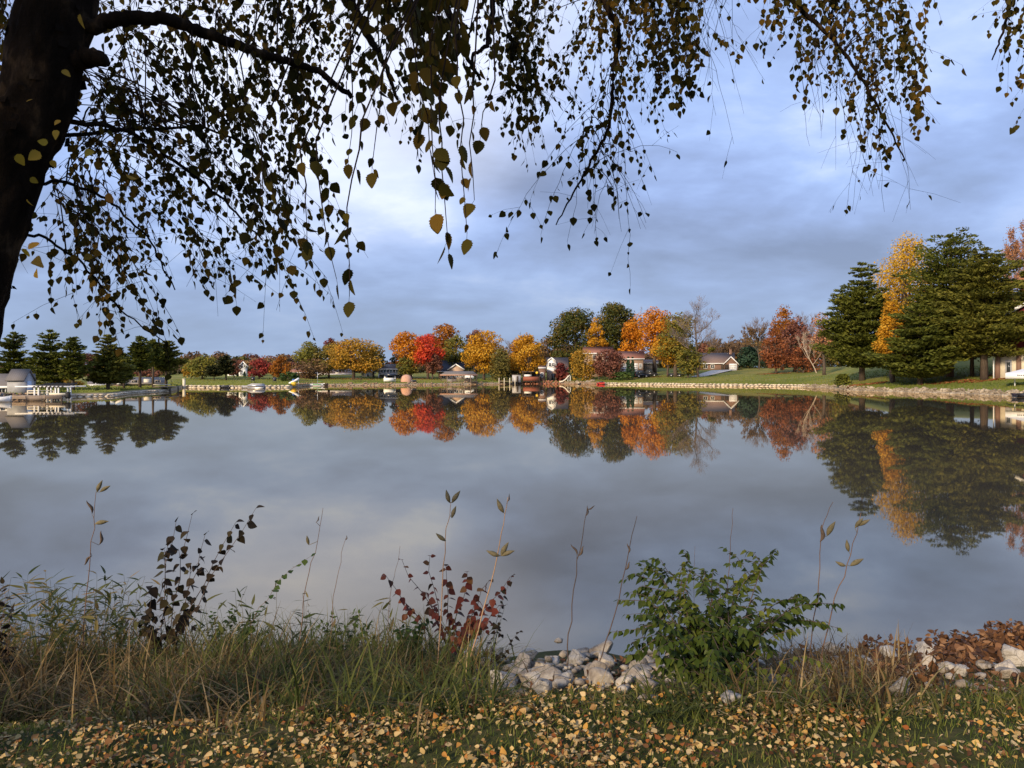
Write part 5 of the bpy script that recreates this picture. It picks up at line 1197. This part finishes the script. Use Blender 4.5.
def build_shrubs(rng):
    # big green shrub: base hidden, arching out to both sides
    o = hit(722, 694); st = []
    tips = [(612,632,5.0),(618,600,5.2),(632,575,5.2),(655,567,5.3),(683,566,5.3),(705,572,5.4),(735,583,5.4),(760,572,5.5),(776,549,5.6),(800,600,5.3),(826,622,5.2),(842,604,5.1),(838,628,5.0),(650,606,4.8),(672,590,4.7),(700,590,4.6),(720,606,4.5),(750,608,4.6),(775,622,4.7),(640,650,4.7),(662,668,4.5),(690,650,4.3),(676,700,4.2),(712,660,4.25),(738,680,4.25),(770,650,4.5),(788,668,4.5),(745,640,4.4),(700,690,4.15),(660,632,4.5),(748,720,4.05),(690,620,4.8),(730,630,5.0),(660,590,5.0),(790,635,5.0),(628,655,4.9), (712,704,4.0), (650,688,4.2),(668,703,4.05),(690,710,4.0),(728,704,4.0),(756,702,4.05),(645,625,5.0), (640,590,5.1), (670,640,4.6), (725,650,4.3), (760,690,4.3)]
    for px, py, D in tips:
        e = at(px, py, D); m = o * .45 + e * .55; m = m + rng.normal(size=3) * .04; m[2] = max(o[2], e[2]) * .66 + .34 * (o[2] + .35) + .08
        b = o + rng.normal(size=3) * np.array([.09, .09, 0]); st.append([b, b * .55 + m * .45 + np.array([0, 0, .1]), m, e])
    bush_part(st, T_OVAL, 'shrubleaf', rng, .058, .038, 'leafy_shrub', 'big arching shrub of glossy green leaves at the top of the near bank', o, stem_r=.005, droop=.65, subs=4, twig=.22, leafless=.22, stemmat='darkstem')
    # red leaved shrub
    o = hit(457, 668); st = []
    for px, py, D in ((386,576,5.4),(402,560,5.5),(430,556,5.5),(446,566,5.4),(467,572,5.4),(490,580,5.3),(510,577,5.3),(425,592,5.2),(476,598,5.1),(500,605,5.1),(470,630,5.0),(485,622,5.05)):
        e = at(px, py, D); b = o + rng.normal(size=3) * np.array([.03, .03, 0]); st.append([b, b * .5 + e * .5 + np.array([-.02, 0, .05]), e])
    bush_part(st, T_PLAIN, 'redleaf', rng, .056, .052, 'red_shrub', 'small shrub with dark red leaves standing between two pale stalks', o, stem_r=.0045, droop=.8, subs=1, opp=False, leafless=.42, twig=.11, stemmat='darkstem')
    o = hit(474, 674); st = []
    for px, py, D in ((519,632,5.2),(512,576,5.3),(505,606,5.2)):
        e = at(px, py, D); st.append([o, o * .5 + e * .5 + np.array([.03, 0, -.01]), e])
    bush_part(st, T_PLAIN, 'darkleaf', rng, .042, .045, 'trailing_shoot', 'thin dark leaved shoots beside the red shrub reaching over the boulders', o, stem_r=.003, droop=.5, subs=1, opp=False, leafless=.35, twig=.1, stemmat='darkstem')
    # dark sapling
    o = hit(165, 672); st = []
    for px, py, D in ((150,586,5.4),(168,545,5.5),(192,515,5.6),(176,522,5.6),(200,560,5.5),(256,508,5.5),(236,522,5.5),(140,610,5.4),(190,600,5.3),(150,630,5.3),(205,535,5.5)):
        e = at(px, py, D); b = o + rng.normal(size=3) * np.array([.03, .03, 0]); st.append([b, b * .5 + e * .5 + np.array([-.03 if px < 200 else .0, 0, .04]), e])
    bush_part(st, T_PLAIN, 'darkleaf', rng, .07, .062, 'dark_sapling', 'dark brown leaved sapling with one long shoot bowing to the right', o, stem_r=.0045, droop=1.0, subs=1, opp=False, leafless=.3, twig=.12, stemmat='darkstem')
    o = hit(232, 668); st = []
    for px, py, D in ((264,604,5.4),(278,585,5.4),(312,556,5.4)): pass
    st = [[o, at(250, 628, 5.4), at(263, 603, 5.4), at(280, 580, 5.4), at(311, 556, 5.4)]]
    bush_part(st, T_HEART, 'vineleaf', rng, .05, .026, 'green_vine', 'bright green vine climbing a thin stalk above the tall grass', o, 'vine', stem_r=.0025, droop=.5, subs=0, opp=False, leafless=.3)
    for a, b, w, lab in ((232, 662, 40, 'low clump of green weeds beside the foot of the vine'), (345, 668, 34, 'low clump of green weeds in the tall grass left of the red shrub'), (408, 672, 26, 'small green weed clump at the left foot of the red shrub')):
        o = hit(a, b); st = []
        for k in range(11):
            e = at(a + rng.uniform(-w, w), b - rng.uniform(22, 62), o[1] + rng.uniform(-.25, .25)); st.append([o, o * .5 + e * .5 + np.array([0, 0, .06]), e])
        bush_part(st, T_OVAL, 'weedleaf', rng, .05, .036, 'leafy_weed', lab, o, 'plant', stem_r=.0022, droop=.4, subs=1, leafless=.25, twig=.1)
    o = hit(0, 690); st = []
    for px, py, D in ((3,584,5.0),(12,610,5.0),(-6,600,5.0),(10,640,4.9),(-12,625,5.0),(4,655,4.9)):
        e = at(px, py, D); st.append([o, o * .5 + e * .5 + np.array([.01, 0, .03]), e])
    bush_part(st, T_OVAL, 'darkleaf', rng, .06, .05, 'dark_herb', 'dark leafy herb cut off at the left edge among the reeds', o, 'plant', stem_r=.003, droop=.3, subs=1, leafless=.25, twig=.08)

def pod_mesh(L, W, open_=.25):
    pr = [(0, 0), (.32, .06), (.75, .22), (1, .42), (.85, .62), (.45, .82), (.14, .95), (0, 1)]
    mb = MB(); prof = [(r * W, z * L) for r, z in pr]; mb.lathe(prof, (0, 0, 0), 9); mb.v[0] += np.stack([.16 * L * (mb.v[0][:, 2] / L) ** 2, 0 * mb.v[0][:, 2], 0 * mb.v[0][:, 2]], 1); return mb
STALKS = [
 ('tall pale stalk with open pods at the top left of the dark sapling', [(80,655),(86,600),(92,545),(96,492)], 5.4, 'stem', .0036, [(97,492,13,75,0),(100,492,12,40,0),(92,514,15,110,1),(95,524,14,20,0),(99,545,15,80,1),(92,556,12,230,1)]),
 ('thin stalk with a knob near its tip beside the green vine', [(296,640),(305,590),(317,545),(323,508)], 5.5, 'stem', .003, [(316,522,7,60,1),(309,545,10,110,0)]),
 ('short thin bare stalk right of the vine stalk', [(327,635),(334,590),(346,538)], 5.5, 'stem', .0026, [(346,540,5,80,1)]),
 ('thin grey stalk left of the red shrub', [(382,640),(390,595),(400,546)], 5.5, 'stem', .0022, []),
 ('pale stalk rising straight out of the red shrub with paired pods', [(437,660),(442,590),(447,530),(451,502)], 5.25, 'palestem', .0042, [(450,503,14,115,0),(452,503,15,65,0),(452,518,13,80,0),(446,541,13,150,0)]),
 ('slanting tan stalk with star shaped pods at the boulders', [(459,674),(478,625),(497,560),(504,525),(508,497)], 5.0, 'palestem', .0048, [(504,513,16,125,0),(507,502,9,70,1),(500,556,15,165,0),(501,556,16,70,0),(501,556,15,30,0)]),
 ('upright dark stalk with a curled withered tip behind the boulders', [(566,690),(569,630),(577,565),(587,510)], 4.9, 'darkstem', .0042, [(586,516,11,80,1),(587,509,9,20,1),(577,556,14,115,1),(578,556,12,60,1)]),
 ('leaning dark stalk left of the green shrub', [(592,680),(612,625),(628,555),(637,516)], 5.0, 'darkstem', .004, [(625,570,10,60,1),(629,553,10,100,1)]),
 ('thin bare stalk rising from the middle of the green shrub', [(727,625),(729,560),(733,508)], 5.4, 'stem', .0026, []),
 ('faint short stalk above the top of the green shrub', [(694,600),(695,546)], 5.5, 'stem', .0018, []),
 ('stalk with a dark withered pod right of the green shrub', [(806,662),(818,592),(821,530),(833,502)], 5.3, 'stem', .0034, [(820,542,18,82,1),(827,536,17,70,0)]),
 ('rightmost stalk with four pale pods', [(816,664),(832,606),(850,558),(861,513)], 5.2, 'stem', .0038, [(855,528,13,60,0),(859,526,13,40,0),(849,552,13,110,0),(846,566,12,165,0),(850,566,16,35,0)]),
]
def build_stalks(rng):
    for lab, path, D, mt, r, pods in STALKS:
        pts = [at(a, b, D) for a, b in path]; g = near_h(pts[0][0], pts[0][1]); pts[0][2] = max(min(pts[0][2], g + .0), g - .03) if pts[0][2] > g - .4 else pts[0][2]
        if pts[0][2] > g + .005: pts.insert(0, np.array([pts[0][0] - .01, pts[0][1], g - .02]))
        pts = np.array(pts); o = pts[0]; t = thing('milkweed', lab, 'plant', tuple(o), 0, 'dry milkweed stalks on the near bank')
        m = 14; tt = np.linspace(0, len(pts) - 1, m); q = np.stack([np.interp(tt, np.arange(len(pts)), pts[:, k]) for k in range(3)], 1)
        q[1:-1] += rng.normal(size=(m - 2, 3)) * .004
        MB().tube(q, np.linspace(r * 1.15, r * .5, m), 6).build('stem', M[mt], t, True, o)
        for a, b, ln, ang, dead in pods:
            c = at(a, b, D); L = ln * D / F; mb = pod_mesh(L, L * (.17 if not dead else .14))
            V = mb.v[0]; th = R(ang - 90); yw = rng.uniform(-.5, .5); V = V @ np.array([[math.cos(yw), math.sin(yw), 0], [-math.sin(yw), math.cos(yw), 0], [0, 0, 1]])
            if dead: V[:, 0] *= rng.uniform(.5, .9); V[:, 0] += .12 * L * np.sin(V[:, 2] / L * 5)
            ca, sa = math.cos(th), math.sin(th); x, z = V[:, 0].copy(), V[:, 2].copy()
            V[:, 0] = x * ca - z * sa; V[:, 2] = x * sa + z * ca; mb.v[0] = V + c
            k = np.argmin(np.linalg.norm(q - c, axis=1)); mb.tube([q[k], c], .0012 + .0006, 4)
            mb.build('seed_pod', M['deadpod' if dead else 'pod'], t, True, o)

# ------------------------------------------------------------------ the birch the viewer stands under
def build_birch():
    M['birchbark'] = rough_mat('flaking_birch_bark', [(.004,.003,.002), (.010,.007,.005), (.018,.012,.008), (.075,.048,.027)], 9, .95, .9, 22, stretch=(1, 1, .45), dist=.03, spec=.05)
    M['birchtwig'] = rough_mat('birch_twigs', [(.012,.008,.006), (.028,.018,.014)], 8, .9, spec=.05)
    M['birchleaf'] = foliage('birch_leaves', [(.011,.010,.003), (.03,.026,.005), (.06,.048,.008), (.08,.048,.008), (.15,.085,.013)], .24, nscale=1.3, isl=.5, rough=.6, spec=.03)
    M['yellowleaf'] = foliage('yellow_birch_leaves', [(.2,.17,.02), (.3,.2,.03), (.3,.13,.02)], .3, nscale=3, isl=.8)
    rng = np.random.default_rng(3)
    o = np.array([(-150 - 512) / F * 3.0, 3.05, 1.18]); t = thing('birch_tree', 'near birch leaning in from the left, its thin autumn foliage hanging over the view', 'tree', tuple(o))
    px = [(-150, 792), (-120, 690), (-82, 520), (-66, 400), (-45, 340), (-20, 250), (5, 170), (37, 100), (58, 0), (80, -150), (108, -400), (125, -700)]
    wd = [130, 104, 90, 84, 80, 76, 76, 78, 80, 66, 52, 36]
    pts = [at(a, b, 3.0) for a, b in px]; pts[0] = o - np.array([0, 0, .1])
    tt = np.linspace(0, len(pts) - 1, 90); P = np.stack([np.interp(tt, np.arange(len(pts)), [p[k] for p in pts]) for k in range(3)], 1); rad = np.interp(tt, np.arange(len(pts)), wd) / 2 * 2.58 / F
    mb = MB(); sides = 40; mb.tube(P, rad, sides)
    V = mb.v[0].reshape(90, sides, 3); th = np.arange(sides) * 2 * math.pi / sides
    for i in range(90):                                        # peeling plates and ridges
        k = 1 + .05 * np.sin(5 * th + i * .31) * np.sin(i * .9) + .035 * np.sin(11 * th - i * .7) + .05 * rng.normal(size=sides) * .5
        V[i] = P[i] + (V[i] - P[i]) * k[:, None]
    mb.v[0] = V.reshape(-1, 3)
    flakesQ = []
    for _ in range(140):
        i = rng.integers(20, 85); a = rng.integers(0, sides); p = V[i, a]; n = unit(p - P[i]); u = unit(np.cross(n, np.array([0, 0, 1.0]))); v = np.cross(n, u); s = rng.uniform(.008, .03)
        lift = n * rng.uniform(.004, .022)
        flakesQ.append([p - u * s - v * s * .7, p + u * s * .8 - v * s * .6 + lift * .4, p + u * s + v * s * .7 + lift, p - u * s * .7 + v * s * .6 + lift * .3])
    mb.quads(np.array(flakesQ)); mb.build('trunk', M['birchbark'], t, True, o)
    limbs = []                                                 # (points, radii)
    def limb(path, w0, w1, dr=0):
        p = np.array([at(a, b, d) for a, b, d in path]); m = 6 * len(p); q = np.linspace(0, len(p) - 1, m); Q = np.stack([np.interp(q, np.arange(len(p)), p[:, k]) for k in range(3)], 1)
        Q[1:-1] = (Q[:-2] + 2 * Q[1:-1] + Q[2:]) / 4; Q[1:-1] += rng.normal(size=(m - 2, 3)) * .004
        d = np.array([x[2] for x in path]); w = np.linspace(w0, w1, m) / 2 * np.interp(q, np.arange(len(d)), d) / F
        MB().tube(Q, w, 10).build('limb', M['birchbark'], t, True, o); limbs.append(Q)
    limb([(60, 28, 3.0), (98, 24, 3.0), (130, 17, 3.05), (165, 19, 3.1), (200, 31, 3.2), (240, 46, 3.3), (280, 59, 3.4), (320, 70, 3.5), (352, 98, 3.6)], 17, 5)
    limb([(55, 66, 3.0), (88, 58, 2.98), (107, 60, 2.95)], 26, 12)
    limb([(35, 115, 3.0), (80, 122, 3.1), (130, 131, 3.3), (180, 165, 3.5), (225, 200, 3.6), (262, 240, 3.7)], 6, 1.5)
    limb([(25, 150, 3.0), (75, 133, 3.2), (130, 129, 3.5), (205, 128, 3.8), (260, 150, 4.0)], 5, 1.5)
    limb([(10, 190, 3.0), (60, 180, 3.1), (110, 200, 3.3), (150, 240, 3.5), (175, 290, 3.6)], 4, 1.2)
    limb([(-5, 240, 3.0), (40, 235, 3.2), (80, 260, 3.4), (120, 310, 3.5), (165, 342, 3.6)], 3.5, 1)
    limb([(70, -90, 3.0), (160, -110, 3.3), (260, -90, 3.7), (420, -60, 4.2), (600, -55, 4.9), (760, -50, 5.4), (900, -60, 5.8), (1060, -80, 6.2)], 40, 9)
    limb([(85, -200, 3.0), (200, -190, 2.7), (350, -150, 2.4), (480, -110, 2.25), (640, -140, 2.2)], 36, 10)
    limb([(95, -300, 3.0), (300, -330, 4.2), (560, -260, 5.5), (800, -200, 6.5), (1000, -150, 7.0)], 30, 8)
    limb([(320, -80, 3.9), (348, -5, 3.8), (368, 38, 3.75), (384, 60, 3.7), (398, 100, 3.7)], 12, 3)
    limb([(425, -60, 4.2), (440, -5, 4.1), (455, 25, 4.0), (462, 50, 3.9), (480, 80, 3.9)], 10, 3)
    limb([(490, -60, 4.6), (493, 10, 4.5), (486, 48, 4.4), (473, 55, 4.4), (474, 90, 4.4)], 7, 2)
    limb([(585, -55, 4.9), (600, -5, 5.0), (620, 32, 5.0), (613, 70, 5.0), (612, 100, 5.0), (608, 132, 5.1), (592, 160, 5.2), (575, 190, 5.3), (556, 225, 5.3)], 7, 1.2)
    limb([(760, -50, 5.4), (795, 5, 5.5), (830, 36, 5.5), (860, 75, 5.5), (885, 120, 5.6), (905, 160, 5.6)], 6, 1.2)
    limb([(1010, -75, 6.0), (1012, -10, 5.6), (1004, 30, 5.5), (992, 60, 5.5)], 5, 1.2)
    PT = []; tw = MB(); LP, LD, LN, LS = [], [], [], []; BP, BD, BN, BS = [], [], [], []
    allnodes = np.concatenate(limbs)
    def strand(s, e, D0, D1, leaf, gap=.036, dens=1.0, big=False, sag=.10, sub=True, r=.0016):
        a = at(s[0], s[1], D0); b = at(e[0], e[1], D1); L = np.linalg.norm(b - a); n = max(6, int(L / .06))
        tt = np.linspace(0, 1, n)[:, None]; P = a * (1 - tt) + b * tt; P[:, 2] += (4 * tt * (1 - tt))[:, 0] * sag * L
        P[1:] += np.cumsum(rng.normal(size=(n - 1, 3)) * .007, 0)
        k = np.argmin(np.linalg.norm(allnodes - a, axis=1)); q = allnodes[k]
        if .03 < np.linalg.norm(q - a) < 1.3:
            m = curve(q, a, .06, 5); tw.tube(m, np.linspace(r * 2.2, r * 1.4, 5), 4, cap=False)
        tw.tube(P, np.linspace(r * 1.5, r * .55, n), 4, cap=False)
        cum = np.linspace(0, L, n)
        def leafat(p, d, sz):
            v = np.array([0, 0, -1.0]) + d * .55 + rng.normal(size=3) * .42; nv = rng.normal(size=3) * np.array([1, .9, .35])
            st = unit(v) * sz * .3
            (BP if big else LP).append(p + st); (BD if big else LD).append(v); (BN if big else LN).append(nv); (BS if big else LS).append(sz)
            PT.append((p, p + st, r * .4))
        x = rng.uniform(.04, .14) * L
        while x < L:
            p = np.array([np.interp(x, cum, P[:, k2]) for k2 in range(3)]); i = min(n - 2, int(x / L * (n - 1))); d = unit(P[i + 1] - P[i])
            if rng.random() < dens: leafat(p, d, leaf * rng.uniform(.45, 1.25))
            if sub and rng.random() < .34:
                sd = unit(d + rng.normal(size=3) * .9 + np.array([0, 0, -.3])); l2 = rng.uniform(.08, .36); e2 = p + sd * l2; m2 = (p + e2) / 2 + np.array([0, 0, .012])
                tw.tube([p, m2, e2], [r * .7, r * .55, r * .4], 3, cap=False)
                for f in np.arange(.25, 1.01, .035 / l2):
                    if rng.random() < .45 * dens: leafat(p + (e2 - p) * f, sd, leaf * rng.uniform(.4, 1.15))
            x += gap * rng.uniform(.6, 1.5)
        if dens > .3: leafat(P[-1], unit(P[-1] - P[-2]), leaf)
    def G(c, s): return (c[0] + rng.normal() * s[0], c[1] + rng.normal() * s[1])
    def group(n, s, sj, e, ej, D0, D1, leaf, **kw):
        for _ in range(n):
            d = rng.uniform(D0, D1); strand(G(s, sj), G(e, ej), d, d + rng.uniform(-.1, .35), leaf, **kw)
    # left of the trunk and below the main limb
    group(19, (100, 100), (25, 40), (195, 255), (60, 40), 3.0, 4.3, .037)
    group(12, (70, 170), (25, 35), (100, 300), (45, 26), 3.0, 3.9, .036)
    group(4, (60, 210), (20, 15), (150, 335), (22, 8), 3.1, 3.8, .045)
    group(16, (150, 60), (40, 35), (250, 235), (40, 38), 3.1, 4.5, .038)
    group(8, (215, 40), (40, 20), (295, 235), (24, 32), 3.1, 4.2, .05)
    group(14, (150, 20), (60, 26), (185, 140), (60, 45), 3.1, 4.8, .036, sub=True)
    group(12, (180, -60), (70, 20), (190, 70), (70, 40), 3.0, 5.0, .042)
    group(7, (10, -40), (14, 20), (8, 70), (10, 50), 3.4, 4.2, .045)
    # over the middle
    group(27, (340, -50), (85, 20), (335, 80), (80, 42), 3.0, 5.2, .045)
    group(14, (430, -40), (50, 20), (430, 95), (45, 42), 2.7, 4.2, .055)
    group(10, (280, 10), (40, 30), (300, 140), (35, 30), 3.3, 4.6, .042)
    group(12, (510, -50), (36, 18), (505, 80), (30, 36), 4.0, 5.6, .05)
    # dense orange-brown mass near the viewer
    group(7, (400, -70), (60, 20), (405, 62), (45, 40), 2.2, 2.8, .055, big=True)
    for s, e, d in (((430, 40), (432, 200), 2.05), ((455, 30), (466, 238), 2.0), ((475, 60), (470, 205), 2.05), ((440, 90), (449, 262), 2.1), ((362, 120), (364, 300), 1.95), ((385, 60), (372, 165), 2.1), ((495, 80), (492, 140), 2.2), ((316, 140), (321, 282), 2.15), ((262, 130), (252, 232), 2.3), ((300, 150), (306, 240), 2.2), ((350, 30), (336, 165), 2.3), ((410, 20), (425, 175), 2.1), ((240, 60), (285, 215), 2.4)):
        strand(s, e, d, d + .05, .046, gap=.05, big=True, sag=0, sub=False, dens=.8)
    # curtain right of the middle
    group(34, (600, -50), (64, 16), (595, 78), (66, 44), 4.6, 6.2, .044, dens=.85)
    group(16, (670, -50), (26, 12), (672, 90), (22, 30), 4.8, 6.0, .055)
    group(7, (606, 120), (8, 20), (556, 215), (22, 34), 5.0, 5.5, .05, gap=.05, dens=.6)
    group(8, (610, 100), (10, 30), (620, 180), (26, 34), 5.0, 5.5, .05, gap=.055, dens=.5)
    group(7, (530, 20), (18, 20), (527, 125), (12, 14), 4.8, 5.6, .05)
    group(20, (705, -40), (30, 10), (690, 85), (32, 30), 4.8, 5.6, .05, gap=.07, dens=.1)
    group(6, (610, 150), (20, 20), (612, 215), (28, 16), 5.0, 5.5, .05, gap=.07, dens=.1)
    # hanging spray on the right
    group(13, (815, -50), (38, 8), (800, 55), (24, 22), 5.2, 6.0, .055)
    group(16, (850, -45), (30, 10), (868, 95), (24, 36), 5.2, 6.0, .048)
    group(7, (880, -40), (20, 10), (918, 125), (14, 34), 5.2, 5.9, .055)
    group(14, (862, 40), (20, 20), (880, 185), (28, 16), 5.3, 5.7, .05, gap=.07, dens=.16)
    group(5, (815, 20), (12, 16), (822, 130), (10, 16), 5.3, 5.7, .05, gap=.08, dens=.12)
    group(4, (1008, -40), (10, 8), (996, 55), (9, 16), 5.3, 5.7, .05); group(4, (1030, -40), (10, 8), (1032, 50), (8, 22), 5.3, 5.7, .055)
    # unseen crown foliage, added above and behind the viewer to block the sun
    n = 1500; c = np.array([-2.0, 1.2, 7.2]); d = unit(rng.normal(size=(n, 3))); q = rng.uniform(.25, 1, (n, 1)) ** .6
    P = c + d * q * np.array([5.2, 4.4, 3.0]); vis = (P[:, 1] > .2) & (CH + .50 * P[:, 1] > P[:, 2] - .25); P = P[~vis & (P[:, 2] > 4.2)]
    for cc, rr, m in (((-3.9, -.5, 6.0), (2.2, 1.2, 1.5), 2400), ((-2.3, -.8, 6.4), (1.9, 1.1, 1.4), 2200), ((-5.2, 1.0, 5.6), (1.3, 1.2, 1.4), 900)):  # dense unseen clumps added on the sun's path, shading trunk and hanging leaves
        P = np.concatenate([P, np.array(cc) + unit(rng.normal(size=(m, 3))) * rng.uniform(.1, 1, (m, 1)) ** .6 * np.array(rr)])
    Q = MB(); Q.quads(flakes(rng, P, rng.normal(size=P.shape), rng.uniform(.08, .2, len(P))))
    for k in range(26):
        e = c + unit(rng.normal(size=3)) * np.array([4, 3.5, 2.2]);
        if e[1] > .2 and CH + .5 * e[1] > e[2] - .3: continue
        tw.tube(curve(at(108, -400, 3.0), e, .3, 6, rng, .08), np.linspace(.04, .008, 6), 6, cap=False)
    lm = MB(); put_leaves(lm, T_PLAIN, LP, LD, LN, LS, rng.uniform(-.3, .1, len(LP))); put_leaves(lm, T_SERR, BP, BD, BN, BS, rng.uniform(-.3, .1, len(BP)))
    n0 = lm.n; lm.v += Q.v; lm.f += [f + n0 for f in Q.f]; lm.mi += [np.zeros(len(f), int) for f in Q.f]; lm.n += Q.n  # added sun-blocking leaves join the hanging ones in one mesh
    a = np.array([q[0] for q in PT]); b = np.array([q[1] for q in PT]); rr = np.array([q[2] for q in PT])[:, None]
    d = unit(b - a); u = unit(np.cross(d, rng.normal(size=a.shape))); v = np.cross(d, u)
    R3 = [u * math.cos(k) + v * math.sin(k) for k in (0, 2.094, 4.189)]
    V = np.stack([a + R3[0] * rr, a + R3[1] * rr, a + R3[2] * rr, b + R3[0] * rr, b + R3[1] * rr, b + R3[2] * rr], 1); i = np.arange(len(a))[:, None] * 6
    tw.add(V.reshape(-1, 3), np.concatenate([i + np.array([[0, 1, 4, 3]]), i + np.array([[1, 2, 5, 4]]), i + np.array([[2, 0, 3, 5]])]))
    tw.build('twigs', M['birchtwig'], t, False, o); lm.build('crown', M['birchleaf'], t, False, o)
    ym = MB(); P = []; 
    for a, b, s in ((40, 152, .05), (17, 154, .045), (37, 242, .05), (26, 249, .045), (42, 262, .06), (36, 270, .045), (80, 14, .05), (62, 70, .035), (33, 99, .03), (60, 120, .03), (48, 143, .035), (30, 178, .03), (27, 199, .03), (52, 160, .03), (92, 150, .04), (105, 195, .045), (126, 175, .04), (57, 130, .035)):
        P.append((at(a, b, 2.83), s))
    put_leaves(ym, T_SERR, [p for p, s in P], rng.normal(size=(len(P), 3)) * .5 + np.array([0, 0, -.8]), rng.normal(size=(len(P), 3)) * .5 + np.array([0, -1, .2]), [s for p, s in P], rng.uniform(-.4, .2, len(P)))
    ym.build('trunk_leaves', M['yellowleaf'], t, False, o)
    print('birch leaves', len(LP) + len(BP))
build_light(); build_camera(); build_ground(); build_water()
build_far(); build_trees(); build_near(); build_birch()
